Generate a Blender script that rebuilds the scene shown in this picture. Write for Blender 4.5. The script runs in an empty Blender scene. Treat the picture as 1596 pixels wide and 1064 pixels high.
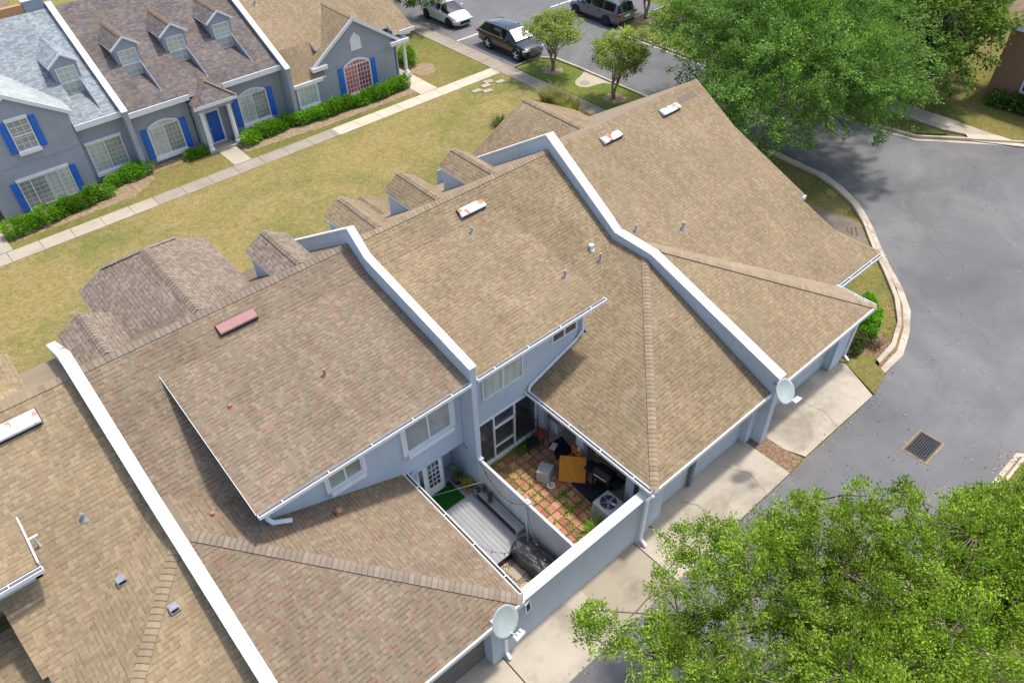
import bpy, bmesh, math, random
import numpy as np
from mathutils import Vector, Matrix
random.seed(7)
rng = np.random.default_rng(11)
S = bpy.context.scene
COL = S.collection
R = math.radians
# ------------------------------------------------------------------ camera
cd = bpy.data.cameras.new('camera'); cam = bpy.data.objects.new('camera', cd); COL.objects.link(cam)
yaw, pit, rol = R(40.2245), R(42.92068), R(-1.56979)
fw = Vector((math.sin(yaw)*math.cos(pit), math.cos(yaw)*math.cos(pit), -math.sin(pit)))
r0 = Vector((math.cos(yaw), -math.sin(yaw), 0)); u0 = r0.cross(fw)
rt = r0*math.cos(rol)+u0*math.sin(rol); up = -r0*math.sin(rol)+u0*math.cos(rol)
m = Matrix((rt, up, -fw)).transposed().to_4x4(); m.translation = (0, 0, 21)
cam.matrix_world = m
cd.sensor_width = 36; cd.lens = 36*1190.37/1596; cd.clip_end = 2000; cd.clip_start = 0.5
S.camera = cam
# ------------------------------------------------------------------ light
w = bpy.data.worlds.new('World'); S.world = w; w.use_nodes = True
nt = w.node_tree; bg = nt.nodes['Background']
sky = nt.nodes.new('ShaderNodeTexSky'); sky.sky_type = 'NISHITA'; sky.sun_disc = False
sky.sun_elevation = R(68); sky.sun_rotation = R(92); sky.dust_density = 2.5; sky.air_density = 1.0
nt.links.new(sky.outputs[0], bg.inputs[0]); bg.inputs[1].default_value = 0.15
ld = bpy.data.lights.new('sun', 'SUN'); ld.energy = 2.1; ld.angle = R(4); ld.color = (1, .955, .88)
sun = bpy.data.objects.new('sun', ld); COL.objects.link(sun)
sd = Vector((.38, .01, .925)).normalized()
sun.rotation_euler = sd.to_track_quat('Z', 'Y').to_euler(); sun.location = (30, 10, 60)
S.view_settings.view_transform = 'Standard'; S.view_settings.look = 'None'
S.view_settings.exposure = 0.83; S.view_settings.gamma = 1

# ------------------------------------------------------------------ node helper
class NT:
    def __init__(s, name):
        s.m = bpy.data.materials.new(name); s.m.use_nodes = True; s.t = s.m.node_tree
        s.b = s.t.nodes['Principled BSDF']; s.out = s.t.nodes['Material Output']
    def n(s, typ, **k):
        nd = s.t.nodes.new(typ)
        for a, b in k.items():
            if a.startswith('i_'): nd.inputs[int(a[2:])].default_value = b
            else: setattr(nd, a, b)
        return nd
    def l(s, a, b): s.t.links.new(a, b)
    def math(s, op, a, b=None, c=None):
        nd = s.n('ShaderNodeMath', operation=op)
        for i, v in enumerate((a, b, c)):
            if v is None: continue
            if isinstance(v, (int, float)): nd.inputs[i].default_value = v
            else: s.l(v, nd.inputs[i])
        return nd.outputs[0]
    def mix(s, f, a, b, mode='MIX'):
        nd = s.n('ShaderNodeMix', data_type='RGBA', blend_type=mode)
        for i, v in ((0, f), (6, a), (7, b)):
            if isinstance(v, (int, float)): nd.inputs[i].default_value = v
            elif isinstance(v, tuple): nd.inputs[i].default_value = v if len(v) == 4 else (*v, 1)
            else: s.l(v, nd.inputs[i])
        return nd.outputs[2]
    def ramp(s, f, stops, interp='LINEAR'):
        nd = s.n('ShaderNodeValToRGB'); cr = nd.color_ramp; cr.interpolation = interp
        while len(cr.elements) < len(stops): cr.elements.new(.5)
        for e, (p, c) in zip(cr.elements, stops):
            e.position = p; e.color = (*c, 1) if not isinstance(c, (int, float)) else (c, c, c, 1)
        s.l(f, nd.inputs[0]); return nd.outputs[0]
    def noise(s, scale, detail=4, co='Object', rough=.55, dist=0, vec=None):
        nd = s.n('ShaderNodeTexNoise'); nd.inputs['Scale'].default_value = scale
        nd.inputs['Detail'].default_value = detail; nd.inputs['Roughness'].default_value = rough
        nd.inputs['Distortion'].default_value = dist
        if vec is None: vec = s.co(co)
        s.l(vec, nd.inputs['Vector']); return nd.outputs[0]
    def co(s, which='Object'):
        return s.n('ShaderNodeTexCoord').outputs[which]
    def pos(s):
        return s.n('ShaderNodeNewGeometry').outputs['Position']
    def scale(s, vec, sc):
        nd = s.n('ShaderNodeMapping'); nd.inputs['Scale'].default_value = sc; s.l(vec, nd.inputs[0]); return nd.outputs[0]
    def bump(s, h, dist=.01, st=1):
        nd = s.n('ShaderNodeBump'); nd.inputs['Distance'].default_value = dist; nd.inputs['Strength'].default_value = st
        s.l(h, nd.inputs['Height']); s.l(nd.outputs[0], s.b.inputs['Normal'])
    def base(s, c, rough=.8, metal=0, spec=None):
        if isinstance(c, tuple): s.b.inputs['Base Color'].default_value = (*c, 1)
        else: s.l(c, s.b.inputs['Base Color'])
        if isinstance(rough, (int, float)): s.b.inputs['Roughness'].default_value = rough
        else: s.l(rough, s.b.inputs['Roughness'])
        s.b.inputs['Metallic'].default_value = metal
        if spec is not None: s.b.inputs['Specular IOR Level'].default_value = spec
        return s.m

def plain(name, c, rough=.7, metal=0, var=.12, sc=3, spec=.3):
    n = NT(name)
    k = n.noise(sc, 5, vec=n.pos())
    lo = tuple(x*(1-var) for x in c); hi = tuple(min(1, x*(1+var)) for x in c)
    return n.base(n.ramp(k, [(.3, lo), (.7, hi)]), rough, metal, spec)

def shingle(name, cols, tabw=.12, rowh=.125, gap=.36, stain=(.80, 1.08), stainc=None):
    n = NT(name)
    sp = n.n('ShaderNodeSeparateXYZ'); n.l(n.co('UV'), sp.inputs[0]); u, v = sp.outputs[0], sp.outputs[1]
    vr = n.math('DIVIDE', v, rowh); row = n.math('FLOOR', vr); fv = n.math('SUBTRACT', vr, row)
    w1 = n.n('ShaderNodeTexWhiteNoise', noise_dimensions='1D'); n.l(row, w1.inputs['W'])
    uu = n.math('ADD', n.math('DIVIDE', u, tabw), n.math('MULTIPLY', w1.outputs[0], 7.3))
    # uneven tab widths
    wob = n.n('ShaderNodeTexNoise', noise_dimensions='1D'); wob.inputs['Scale'].default_value = .9; wob.inputs['Detail'].default_value = 0
    n.l(n.math('ADD', uu, n.math('MULTIPLY', row, 13.7)), wob.inputs['W'])
    uu = n.math('ADD', uu, n.math('MULTIPLY', wob.outputs[0], .6))
    col = n.math('FLOOR', uu); fu = n.math('SUBTRACT', uu, col)
    cv = n.n('ShaderNodeCombineXYZ'); n.l(row, cv.inputs[0]); n.l(col, cv.inputs[1])
    wn = n.n('ShaderNodeTexWhiteNoise', noise_dimensions='2D'); n.l(cv.outputs[0], wn.inputs[0])
    k = len(cols); base = n.ramp(wn.outputs[0], [(i/k, c) for i, c in enumerate(cols)], 'CONSTANT')
    w2 = n.n('ShaderNodeSeparateXYZ'); n.l(wn.outputs[1], w2.inputs[0])
    # dark laminate band and tab shadow painted at the bottom of each course, strong under raised tabs
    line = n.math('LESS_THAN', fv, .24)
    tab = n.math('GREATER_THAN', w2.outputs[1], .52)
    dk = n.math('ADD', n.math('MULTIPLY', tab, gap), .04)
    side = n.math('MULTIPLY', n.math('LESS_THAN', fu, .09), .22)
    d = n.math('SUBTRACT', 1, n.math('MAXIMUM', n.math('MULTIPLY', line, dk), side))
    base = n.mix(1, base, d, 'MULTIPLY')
    st = n.ramp(n.noise(.55, 6, vec=n.pos(), rough=.62), [(.32, stain[0]), (.68, stain[1])])
    base = n.mix(1, base, st, 'MULTIPLY')
    fine = n.ramp(n.noise(30, 2, vec=n.pos()), [(.25, .92), (.75, 1.08)])
    strk = n.ramp(n.noise(1.0, 5, vec=n.scale(n.co('UV'), (1.3,.16,1)), rough=.65), [(.35, .9), (.65, 1.06)]); base = n.mix(1, base, strk, 'MULTIPLY')
    alg = n.ramp(n.noise(1.0, 6, vec=n.scale(n.co('UV'), (1.1,.13,1)), rough=.7, dist=.3), [(.56, 0.0), (.72, .38)]); base = n.mix(alg, base, tuple(x*.62 for x in cols[0]))
    base = n.mix(1, base, fine, 'MULTIPLY')
    if stainc:
        mk = n.ramp(n.noise(.8, 5, vec=n.pos(), dist=.4), [(.5, 0.0), (.72, .5)])
        base = n.mix(mk, base, stainc)
    h = n.math('ADD', n.math('MULTIPLY', tab, .6), n.math('SUBTRACT', 1, fv))
    n.bump(h, .012, .55)
    return n.base(base, .93, 0, .12)

def cfac(cs, f): return [tuple(x*f for x in c) for c in cs]
def flat(cs, k, f=1.0, tint=(1,1,1)):
    m_ = [sum(c[i] for c in cs)/len(cs) for i in range(3)]
    return [tuple((m_[i]+(c[i]-m_[i])*k)*f*tint[i] for i in range(3)) for c in cs]
TAN = flat([(.33,.255,.165),(.29,.22,.14),(.37,.295,.20),(.31,.245,.165),(.35,.27,.17),(.27,.21,.145),(.40,.32,.215)], .6, .85, (1.03,.98,.89))
PINK = [(.275,.215,.165),(.25,.19,.15),(.30,.24,.185),(.235,.195,.155),(.29,.20,.155),(.26,.225,.18),(.275,.18,.14),(.23,.185,.15),(.315,.255,.195),(.25,.21,.17)]
PINK = flat(PINK, .8, .90, (1.02,.985,.86))
M = {}
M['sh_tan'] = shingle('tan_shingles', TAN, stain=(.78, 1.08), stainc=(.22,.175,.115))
M['sh_tan1'] = shingle('sand_shingles', cfac(TAN, 1.0), gap=.18, stain=(.88, 1.06), stainc=(.24,.19,.13))
M['sh_tan4'] = shingle('gold_shingles', [(x[0]*1.06, x[1]*1.07, x[2]*1.07) for x in TAN], tabw=.13, gap=.24, stain=(.85, 1.06))
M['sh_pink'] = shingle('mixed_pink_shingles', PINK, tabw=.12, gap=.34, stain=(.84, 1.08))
M['sh_smooth'] = shingle('faint_tan_shingles', [(.33,.255,.17),(.31,.24,.16),(.345,.265,.178)], gap=.06, stain=(.9, 1.05))
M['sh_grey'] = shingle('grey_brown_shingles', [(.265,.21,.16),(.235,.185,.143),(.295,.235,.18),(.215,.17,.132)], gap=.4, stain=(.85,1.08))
M['sh_pale'] = shingle('pale_grey_shingles', [(.30,.33,.34),(.265,.295,.305),(.33,.36,.365),(.225,.255,.27)], tabw=.2, gap=.3, stain=(.82,1.08))
M['sh_pale2'] = shingle('pale_green_shingles', [(.40,.43,.41),(.37,.40,.385),(.43,.46,.435)], tabw=.3, gap=.12)
M['sh_dark'] = shingle('dark_brown_shingles', [(.145,.125,.12),(.17,.145,.13),(.125,.115,.115),(.19,.15,.13),(.15,.135,.135),(.205,.17,.145)], tabw=.2, gap=.3, stain=(.8,1.15), stainc=(.17,.12,.08))
def capmat(name, c, rowh=.15, gap=.35):
    n = NT(name); sp = n.n('ShaderNodeSeparateXYZ'); n.l(n.co('UV'), sp.inputs[0])
    vr = n.math('DIVIDE', sp.outputs[0], rowh); row = n.math('FLOOR', vr); fv = n.math('SUBTRACT', vr, row)
    w1 = n.n('ShaderNodeTexWhiteNoise', noise_dimensions='1D'); n.l(row, w1.inputs['W'])
    b = n.ramp(w1.outputs[0], [(0, tuple(x*.84 for x in c)), (1, tuple(x*1.12 for x in c))])
    d = n.math('SUBTRACT', 1, n.math('MULTIPLY', n.math('LESS_THAN', fv, .16), gap))
    n.bump(fv, .01, .6)
    return n.base(n.mix(1, b, d, 'MULTIPLY'), .92, 0, .12)
M['cap_tan'] = capmat('tan_ridge_cap', (.31,.235,.155), gap=.1)
M['cap_gold'] = capmat('gold_ridge_cap', (.315,.24,.15), gap=.3)
M['cap_pink'] = capmat('brown_ridge_cap', (.255,.205,.155), gap=.28)
M['cap_rust'] = capmat('rust_ridge_cap', (.21,.145,.105), gap=.15)
def stucco(name, c, var=.06):
    n = NT(name)
    k = n.ramp(n.noise(1.1, 6, vec=n.pos(), rough=.65), [(.3, tuple(x*(1-var) for x in c)), (.7, tuple(x*(1+var) for x in c))])
    sx = n.scale(n.pos(), (2.5, 2.5, .35)); st = n.ramp(n.noise(1.8, 6, vec=sx, rough=.7), [(.48, 1.0), (.72, .92)])
    n.bump(n.noise(45, 3, vec=n.pos()), .006, .35)
    return n.base(n.mix(1, k, st, 'MULTIPLY'), .88, 0, .2)
M['blue'] = stucco('light_blue_stucco', (.49,.548,.60))
M['bluegrey'] = stucco('blue_grey_stucco', (.44,.48,.515), .05)
M['grey'] = stucco('slate_grey_stucco', (.33,.355,.39), .06)
M['orange'] = stucco('orange_stucco', (.46,.26,.12))
M['brownwall'] = stucco('brown_stucco', (.30,.17,.10))
n = NT('white_coping_paint')
k = n.ramp(n.noise(2.0, 6, vec=n.pos()), [(.35, (.64,.63,.61)), (.6, (.74,.74,.735))])
k = n.mix(n.ramp(n.noise(1.3, 7, vec=n.pos(), rough=.75), [(.58, 0.0), (.72, .5)]), k, (.46,.44,.40))
M['white'] = n.base(k, .55, 0, .3)
M['trim'] = plain('white_trim_paint', (.74,.75,.75), .5, var=.06)
M['gutter'] = plain('white_gutter_metal', (.76,.77,.77), .4, var=.08, sc=6)
M['debris'] = plain('gutter_leaf_debris', (.13,.095,.06), .95, var=.4, sc=14)
M['acm0'] = plain('grey_sealant', (.33,.33,.31), .8)
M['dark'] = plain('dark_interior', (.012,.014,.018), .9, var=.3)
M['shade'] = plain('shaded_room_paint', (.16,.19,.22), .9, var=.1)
M['navy'] = plain('dark_navy_rubber', (.014,.017,.026), .8, var=.2)
M['black'] = plain('black_plastic', (.018,.018,.02), .45, var=.3)
M['metal'] = plain('galvanised_metal', (.45,.46,.47), .35, .7, var=.15, sc=8)
M['shutter'] = plain('royal_blue_paint', (.03,.15,.56), .45, var=.12, sc=8)
M['door'] = plain('blue_door_paint', (.012,.10,.42), .35, var=.1)
def glass(name, c, rough=.08):
    n = NT(name)
    k = n.ramp(n.noise(.9, 3, vec=n.pos()), [(.35, tuple(x*.7 for x in c)), (.65, tuple(x*1.25 for x in c))])
    n.base(k, rough, 0, .6); n.b.inputs['Coat Weight'].default_value = .5; n.b.inputs['Coat Roughness'].default_value = .03
    return n.m
M['glass'] = glass('dark_window_glass', (.05,.06,.065))
M['pane_dark'] = glass('screened_pane', (.27,.29,.25), .3)
def blinds(name, c1, c2, axis=2, period=.05):
    n = NT(name); sp = n.n('ShaderNodeSeparateXYZ'); n.l(n.pos(), sp.inputs[0])
    fr = n.math('FRACT', n.math('DIVIDE', sp.outputs[axis], period))
    c = n.ramp(fr, [(0, c1), (.3, c2), (.85, c2), (1, c1)])
    k = n.ramp(n.noise(1.3, 3, vec=n.pos()), [(.35, .8), (.65, 1.1)])
    n.base(n.mix(1, c, k, 'MULTIPLY'), .35, 0, .5); n.b.inputs['Coat Weight'].default_value = .35; n.b.inputs['Coat Roughness'].default_value = .05
    return n.m
M['blind_v'] = blinds('cream_vertical_blinds', (.38,.40,.31), (.52,.54,.44), 0, .09)
M['blind_h'] = blinds('grey_horizontal_blinds', (.13,.14,.14), (.42,.42,.40), 2, .11)
M['curtain'] = blinds('pale_green_curtain', (.44,.47,.41), (.54,.57,.50), 0, .3)
M['red_pane'] = blinds('red_curtain_pane', (.50,.10,.10), (.60,.15,.14), 0, .2)
M['maroon_pane'] = blinds('maroon_curtain_pane', (.17,.04,.05), (.24,.06,.075), 0, .2)
# ground materials
def lawn(name, dry, green, brown, gthr=.55, fine=1.0):
    n = NT(name)
    big = n.noise(.16, 5, vec=n.pos(), rough=.6, dist=.6); med = n.noise(.9, 5, vec=n.pos(), rough=.65)
    c = n.mix(n.ramp(big, [(gthr-.09, 0.0), (gthr+.12, .85)]), dry, green)
    c = n.mix(n.ramp(med, [(.5, 0.0), (.72, .65)]), c, brown)
    g2 = n.ramp(n.noise(.5, 5, vec=n.pos(), dist=.3), [(.57, 0.0), (.72, .6)])
    c = n.mix(g2, c, green)
    st = n.scale(n.pos(), (1.6, 9, 1)); dd = n.ramp(n.noise(2.2, 6, vec=st, rough=.8), [(.52, 1.0), (.62, .60)])
    c = n.mix(1, c, dd, 'MULTIPLY')
    cl = n.ramp(n.noise(3.2, 5, vec=n.pos(), rough=.7), [(.32, .78), (.68, 1.14)]); c = n.mix(1, c, cl, 'MULTIPLY')
    f = n.noise(11, 7, vec=n.pos(), rough=.8)
    c = n.mix(1, c, n.ramp(f, [(.25, .45), (.5, 1.0), (.75, 1.4)]), 'MULTIPLY')
    n.bump(f, .05, .7)
    return n.base(c, .95, 0, .08)
M['lawn_dry'] = lawn('dry_lawn_grass', (.295,.232,.09), (.15,.172,.042), (.33,.25,.13), .55)
M['lawn_green'] = lawn('green_lawn_grass', (.24,.22,.06), (.115,.175,.03), (.25,.18,.08), .42)
M['lawn_mix'] = lawn('mixed_lawn_grass', (.235,.195,.065), (.12,.155,.032), (.24,.165,.075), .50)
n = NT('grey_asphalt')
a = n.noise(.22, 7, vec=n.pos(), rough=.6, dist=.8); b_ = n.noise(45, 3, vec=n.pos(), rough=.7)
c = n.ramp(a, [(.3, (.112,.111,.112)), (.5, (.145,.143,.142)), (.7, (.19,.186,.18))])
c = n.mix(n.ramp(n.noise(.35, 7, vec=n.pos(), dist=1.0), [(.52, 0.0), (.68, .35)]), c, (.20,.19,.178))
c = n.mix(n.ramp(n.noise(.5, 8, vec=n.pos(), dist=2.5, rough=.7), [(.66, 0.0), (.74, .35)]), c, (.36,.34,.32))
vo = n.n('ShaderNodeTexVoronoi', feature='DISTANCE_TO_EDGE'); vo.inputs['Scale'].default_value = .16
dv = n.n('ShaderNodeVectorMath', operation='ADD'); nz = n.n('ShaderNodeTexNoise'); nz.inputs['Scale'].default_value = .7; nz.inputs['Detail'].default_value = 5
n.l(n.pos(), nz.inputs[0]); sc_ = n.n('ShaderNodeVectorMath', operation='SCALE'); sc_.inputs[3].default_value = 2.2
n.l(nz.outputs[1], sc_.inputs[0]); n.l(n.pos(), dv.inputs[0]); n.l(sc_.outputs[0], dv.inputs[1]); n.l(dv.outputs[0], vo.inputs['Vector'])
c = n.mix(n.ramp(vo.outputs[0], [(.0, .3), (.005, 0.0)]), c, (.075,.075,.08))
c = n.mix(1, c, n.ramp(b_, [(.3, .84), (.7, 1.14)]), 'MULTIPLY')
sk = n.ramp(n.noise(1.1, 6, vec=n.scale(n.pos(), (.25,2.6,1)), dist=.5, rough=.7), [(.60, 0.0), (.70, .28)]); c = n.mix(sk, c, (.085,.085,.09))
oil = n.ramp(n.noise(.9, 3, vec=n.pos()), [(.70, 0.0), (.76, .6)]); c = n.mix(oil, c, (.07,.07,.075))
sp_ = n.ramp(n.noise(6, 1, vec=n.pos()), [(.785, 0.0), (.80, .8)]); c = n.mix(sp_, c, (.42,.36,.28))
n.bump(b_, .008, .5); M['asphalt'] = n.base(c, .85, 0, .3)
def concrete(name, c, dirt=(.16,.13,.09), thr=.56, amt=.55):
    n = NT(name)
    k = n.ramp(n.noise(.8, 6, vec=n.pos(), rough=.6), [(.3, tuple(x*.86 for x in c)), (.7, tuple(x*1.07 for x in c))])
    k = n.mix(n.ramp(n.noise(.45, 7, vec=n.pos(), rough=.7, dist=.5), [(thr, 0.0), (thr+.16, amt)]), k, dirt)
    f = n.noise(40, 3, vec=n.pos(), rough=.7)
    k = n.mix(1, k, n.ramp(f, [(.3, .9), (.7, 1.08)]), 'MULTIPLY'); n.bump(f, .006, .4)
    return n.base(k, .9, 0, .15)
M['drive'] = concrete('driveway_concrete', (.46,.40,.315), (.24,.205,.155), .48, .75)
M['drive_dirty'] = concrete('stained_concrete', (.37,.315,.235), (.18,.15,.115), .5, .6)
M['walk_new'] = concrete('new_walk_concrete', (.56,.475,.36), (.36,.30,.22), .62, .4)
M['walk_old'] = concrete('weathered_walk_concrete', (.335,.29,.225), (.20,.17,.12), .52, .5)
M['walk_mid'] = concrete('grey_walk_concrete', (.43,.37,.285), (.24,.20,.15), .52, .5)
M['pad'] = concrete('shaded_dirty_pad', (.225,.185,.14), (.12,.10,.07), .48, .6)  # stained concrete, darkened to paint in the shade over the pad
M['kerb'] = concrete('kerb_concrete', (.52,.45,.35), (.22,.165,.11), .48, .7)
M['joint'] = plain('dark_joint', (.10,.085,.065), .95)
M['mulch'] = plain('brown_mulch', (.22,.14,.085), .95, var=.5, sc=9)
M['soil'] = plain('bare_soil', (.27,.195,.115), .95, var=.35, sc=5)
M['line'] = plain('road_line_paint', (.75,.75,.73), .6, var=.1)
def leafmat(name, cs, tr=.33):
    n = NT(name)
    g = n.n('ShaderNodeNewGeometry')
    k = len(cs); c = n.ramp(g.outputs['Random Per Island'], [(i/(k-1), x) for i, x in enumerate(cs)])
    big = n.ramp(n.noise(.55, 3, vec=n.pos()), [(.35, .75), (.65, 1.25)])
    c = n.mix(1, c, big, 'MULTIPLY')
    n.base(c, .6, 0, .12)
    t = n.n('ShaderNodeBsdfTranslucent'); n.l(n.mix(1, c, (1.5,1.7,.6), 'MULTIPLY'), t.inputs[0])
    ms = n.n('ShaderNodeMixShader'); ms.inputs[0].default_value = tr
    n.l(n.b.outputs[0], ms.inputs[1]); n.l(t.outputs[0], ms.inputs[2]); n.l(ms.outputs[0], n.out.inputs[0])
    return n.m
M['leaf_oak'] = leafmat('oak_leaves', [(.052,.11,.022),(.10,.195,.035),(.165,.285,.055),(.29,.41,.125)])
M['leaf_dark'] = leafmat('dark_oak_leaves', [(.055,.10,.02),(.10,.17,.03),(.155,.24,.045),(.23,.32,.075)])
M['leaf_near'] = leafmat('bright_oak_leaves', [(.055,.10,.012),(.14,.225,.02),(.235,.345,.03),(.40,.50,.08)])
M['leaf_myrtle'] = leafmat('myrtle_leaves', [(.15,.21,.05),(.23,.30,.07),(.32,.38,.10),(.42,.45,.15)])
M['leaf_hedge'] = leafmat('hedge_leaves', [(.06,.14,.015),(.12,.27,.02),(.18,.38,.03),(.25,.46,.05)])
M['leaf_dull'] = leafmat('dull_shrub_leaves', [(.07,.10,.03),(.12,.15,.045),(.17,.16,.07)])
M['leaf_fern'] = leafmat('fern_fronds', [(.10,.20,.02),(.15,.28,.03),(.21,.36,.045)])
M['leaf_agave'] = leafmat('agave_leaves', [(.10,.15,.10),(.17,.23,.15),(.26,.31,.2)])
M['leaf_yellow'] = leafmat('yellow_variegated_leaves', [(.20,.24,.04),(.42,.40,.07),(.5,.46,.16)])
M['leaf_straw'] = leafmat('straw_grass_blades', [(.14,.19,.04),(.24,.24,.08),(.38,.30,.14),(.20,.25,.06)])
M['twig'] = plain('dead_twigs', (.22,.15,.10), .9, var=.3)
M['bark'] = plain('grey_bark', (.17,.135,.105), .9, var=.3, sc=8)
M['bark_pale'] = plain('pale_bark', (.30,.22,.15), .85, var=.25, sc=8)
n = NT('rusty_white_metal')
rm = n.ramp(n.noise(2.6, 3, vec=n.pos(), dist=.5), [(.53, 0.0), (.555, 1.0)])
M['rusty'] = n.base(n.mix(rm, (.80,.82,.84), (.36,.12,.045)), .45, 0, .4)
n = NT('lightly_rusted_white_metal')
rm = n.ramp(n.noise(3.0, 3, vec=n.pos(), dist=.5), [(.60, 0.0), (.63, 1.0)])
M['rusty2'] = n.base(n.mix(rm, (.80,.83,.86), (.45,.25,.14)), .45, 0, .4)
M['redvent'] = plain('dusty_red_metal', (.33,.16,.15), .5, var=.1)
M['copper'] = plain('terracotta_pipe', (.38,.21,.14), .7, var=.2)

# ------------------------------------------------------------------ mesh builder
class MB:
    def __init__(s): s.v = []; s.f = []; s.m = []; s.uv = []
    def face(s, pts, m=0, uv=None):
        i = len(s.v); s.v += [tuple(p) for p in pts]; s.f.append(list(range(i, i+len(pts)))); s.m.append(m)
        s.uv += list(uv) if uv else [(0, 0)]*len(pts)
    def box(s, x0, x1, y0, y1, z0, z1, m=0, mt=None):
        P = lambda a, b, c: (a, b, c)
        fs = [[P(x0,y0,z0),P(x0,y1,z0),P(x1,y1,z0),P(x1,y0,z0)], [P(x0,y0,z1),P(x1,y0,z1),P(x1,y1,z1),P(x0,y1,z1)],
              [P(x0,y0,z0),P(x1,y0,z0),P(x1,y0,z1),P(x0,y0,z1)], [P(x1,y1,z0),P(x0,y1,z0),P(x0,y1,z1),P(x1,y1,z1)],
              [P(x0,y1,z0),P(x0,y0,z0),P(x0,y0,z1),P(x0,y1,z1)], [P(x1,y0,z0),P(x1,y1,z0),P(x1,y1,z1),P(x1,y0,z1)]]
        for k, f in enumerate(fs): s.face(f, mt if (mt is not None and k == 1) else m)
    def obox(s, c, ax, ay, az, m=0):
        c = Vector(c); ax, ay, az = Vector(ax), Vector(ay), Vector(az)
        q = lambda i, j, k: c+ax*i+ay*j+az*k
        for f in ([(-1,-1,-1),(-1,1,-1),(1,1,-1),(1,-1,-1)], [(-1,-1,1),(1,-1,1),(1,1,1),(-1,1,1)], [(-1,-1,-1),(1,-1,-1),(1,-1,1),(-1,-1,1)],
                  [(1,1,-1),(-1,1,-1),(-1,1,1),(1,1,1)], [(-1,1,-1),(-1,-1,-1),(-1,-1,1),(-1,1,1)], [(1,-1,-1),(1,1,-1),(1,1,1),(1,-1,1)]):
            s.face([q(*t) for t in f], m)
    def prism(s, pts, vec, m=0, mt=None):
        vec = Vector(vec); a = [Vector(p) for p in pts]; b = [p+vec for p in a]
        s.face(a[::-1], m); s.face(b, mt if mt is not None else m)
        for i in range(len(a)):
            j = (i+1) % len(a); s.face([a[i], a[j], b[j], b[i]], m)
    def tube(s, pts, r, n=8, m=0, cap=True):
        pts = [Vector(p) for p in pts]; rs = r if isinstance(r, (list, tuple)) else [r]*len(pts); rings = []
        for i, p in enumerate(pts):
            d = (pts[min(i+1, len(pts)-1)]-pts[max(i-1, 0)]).normalized()
            a = d.orthogonal().normalized() if not rings else (pa-d*pa.dot(d)).normalized()
            pa = a; b = d.cross(a)
            rings.append([p+(a*math.cos(2*math.pi*k/n)+b*math.sin(2*math.pi*k/n))*rs[i] for k in range(n)])
        for i in range(len(rings)-1):
            for k in range(n):
                s.face([rings[i][k], rings[i][(k+1) % n], rings[i+1][(k+1) % n], rings[i+1][k]], m)
        if cap: s.face(rings[0][::-1], m); s.face(rings[-1], m)
    def build(s, name, mats, parent=None, smooth=False, loc=None):
        me = bpy.data.meshes.new(name); me.from_pydata(s.v, [], s.f)
        uvl = me.uv_layers.new(name='UVMap'); uvl.data.foreach_set('uv', [c for p in s.uv for c in p])
        if not isinstance(mats, (list, tuple)): mats = [mats]
        for mm in mats: me.materials.append(M[mm] if isinstance(mm, str) else mm)
        me.polygons.foreach_set('material_index', s.m)
        if smooth or True:
            bm = bmesh.new(); bm.from_mesh(me); bmesh.ops.remove_doubles(bm, verts=bm.verts, dist=1e-5); bm.to_mesh(me); bm.free()
        if smooth:
            me.polygons.foreach_set('use_smooth', [True]*len(me.polygons))
        me.update()
        o = bpy.data.objects.new(name, me); COL.objects.link(o)
        if parent: o.parent = parent
        if loc: o.location = loc
        return o
def tag(o, label=None, cat=None, group=None, kind=None):
    if label: o['label'] = label
    if cat: o['category'] = cat
    if group: o['group'] = group
    if kind: o['kind'] = kind
    return o
def thing(name, label, cat, loc=(0,0,0), group=None, rz=0):
    o = bpy.data.objects.new(name, None); COL.objects.link(o); o.location = loc; o.rotation_euler.z = rz
    o.empty_display_size = .3
    return tag(o, label, cat, group)
def inv(o):   # children given in world coordinates under an Empty placed elsewhere
    return Matrix.Translation(o.location).inverted()
def bevel(o, wd=.02, seg=2):
    b = o.modifiers.new('bevel', 'BEVEL'); b.width = wd; b.segments = seg; b.limit_method = 'ANGLE'; return o

# ------------------------------------------------------------------ ground
def sheet(name, pts, z, mat, thick=0, kind='structure', holes=None):
    b = MB()
    if thick: b.prism([(x, y, z-thick) for x, y in pts], (0, 0, thick))
    else: b.face([(x, y, z) for x, y in pts])
    o = b.build(name, mat); tag(o, kind=kind); return o
g = sheet('ground', [(-150,-150),(250,-150),(250,250),(-150,250)], -.09, 'lawn_dry')
# courtyard lawn between the two rows
sheet('lawn', [(-12,20),(31,20),(31,37.5),(-12,37.5)], -.02, 'lawn_dry')
sheet('lawn', [(-12,37.9),(24.4,37.9),(24.4,42),(-12,42)], -.018, 'lawn_mix')
sheet('lawn', [(24.4,37.98),(30.95,37.98),(30.95,52),(24.4,52)], -.016, 'lawn_mix')
# alley road, street and parking court
ROAD = [(-40,1.07),(23.65,1.07),(30,-6),(75,-6),(75,8.2),(48,8.0),(45.5,10.1),(43.4,12.4),(42.0,14.0),(41.4,17),(41.3,34.2),(41.5,36.0),(42.6,37.2),(44.6,37.3),(47.5,37.3),(47.5,70),(32.1,70),(32.1,37.0),(33.6,37.15),(34.7,36.75),(35.2,36.0),(35.2,28),(35.3,18.3),(35.1,17.4),(35.05,16.2),(34.62,14.63),(33.83,13.22),(32.73,11.95),(31.17,10.5),(29.16,8.4),(28.0,7.44),(26.7,6.79),(25.3,6.32),(24.0,6.27),(22.6,5.98),(-40,5.98)]
sheet('road', ROAD, -.012, 'asphalt')
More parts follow.
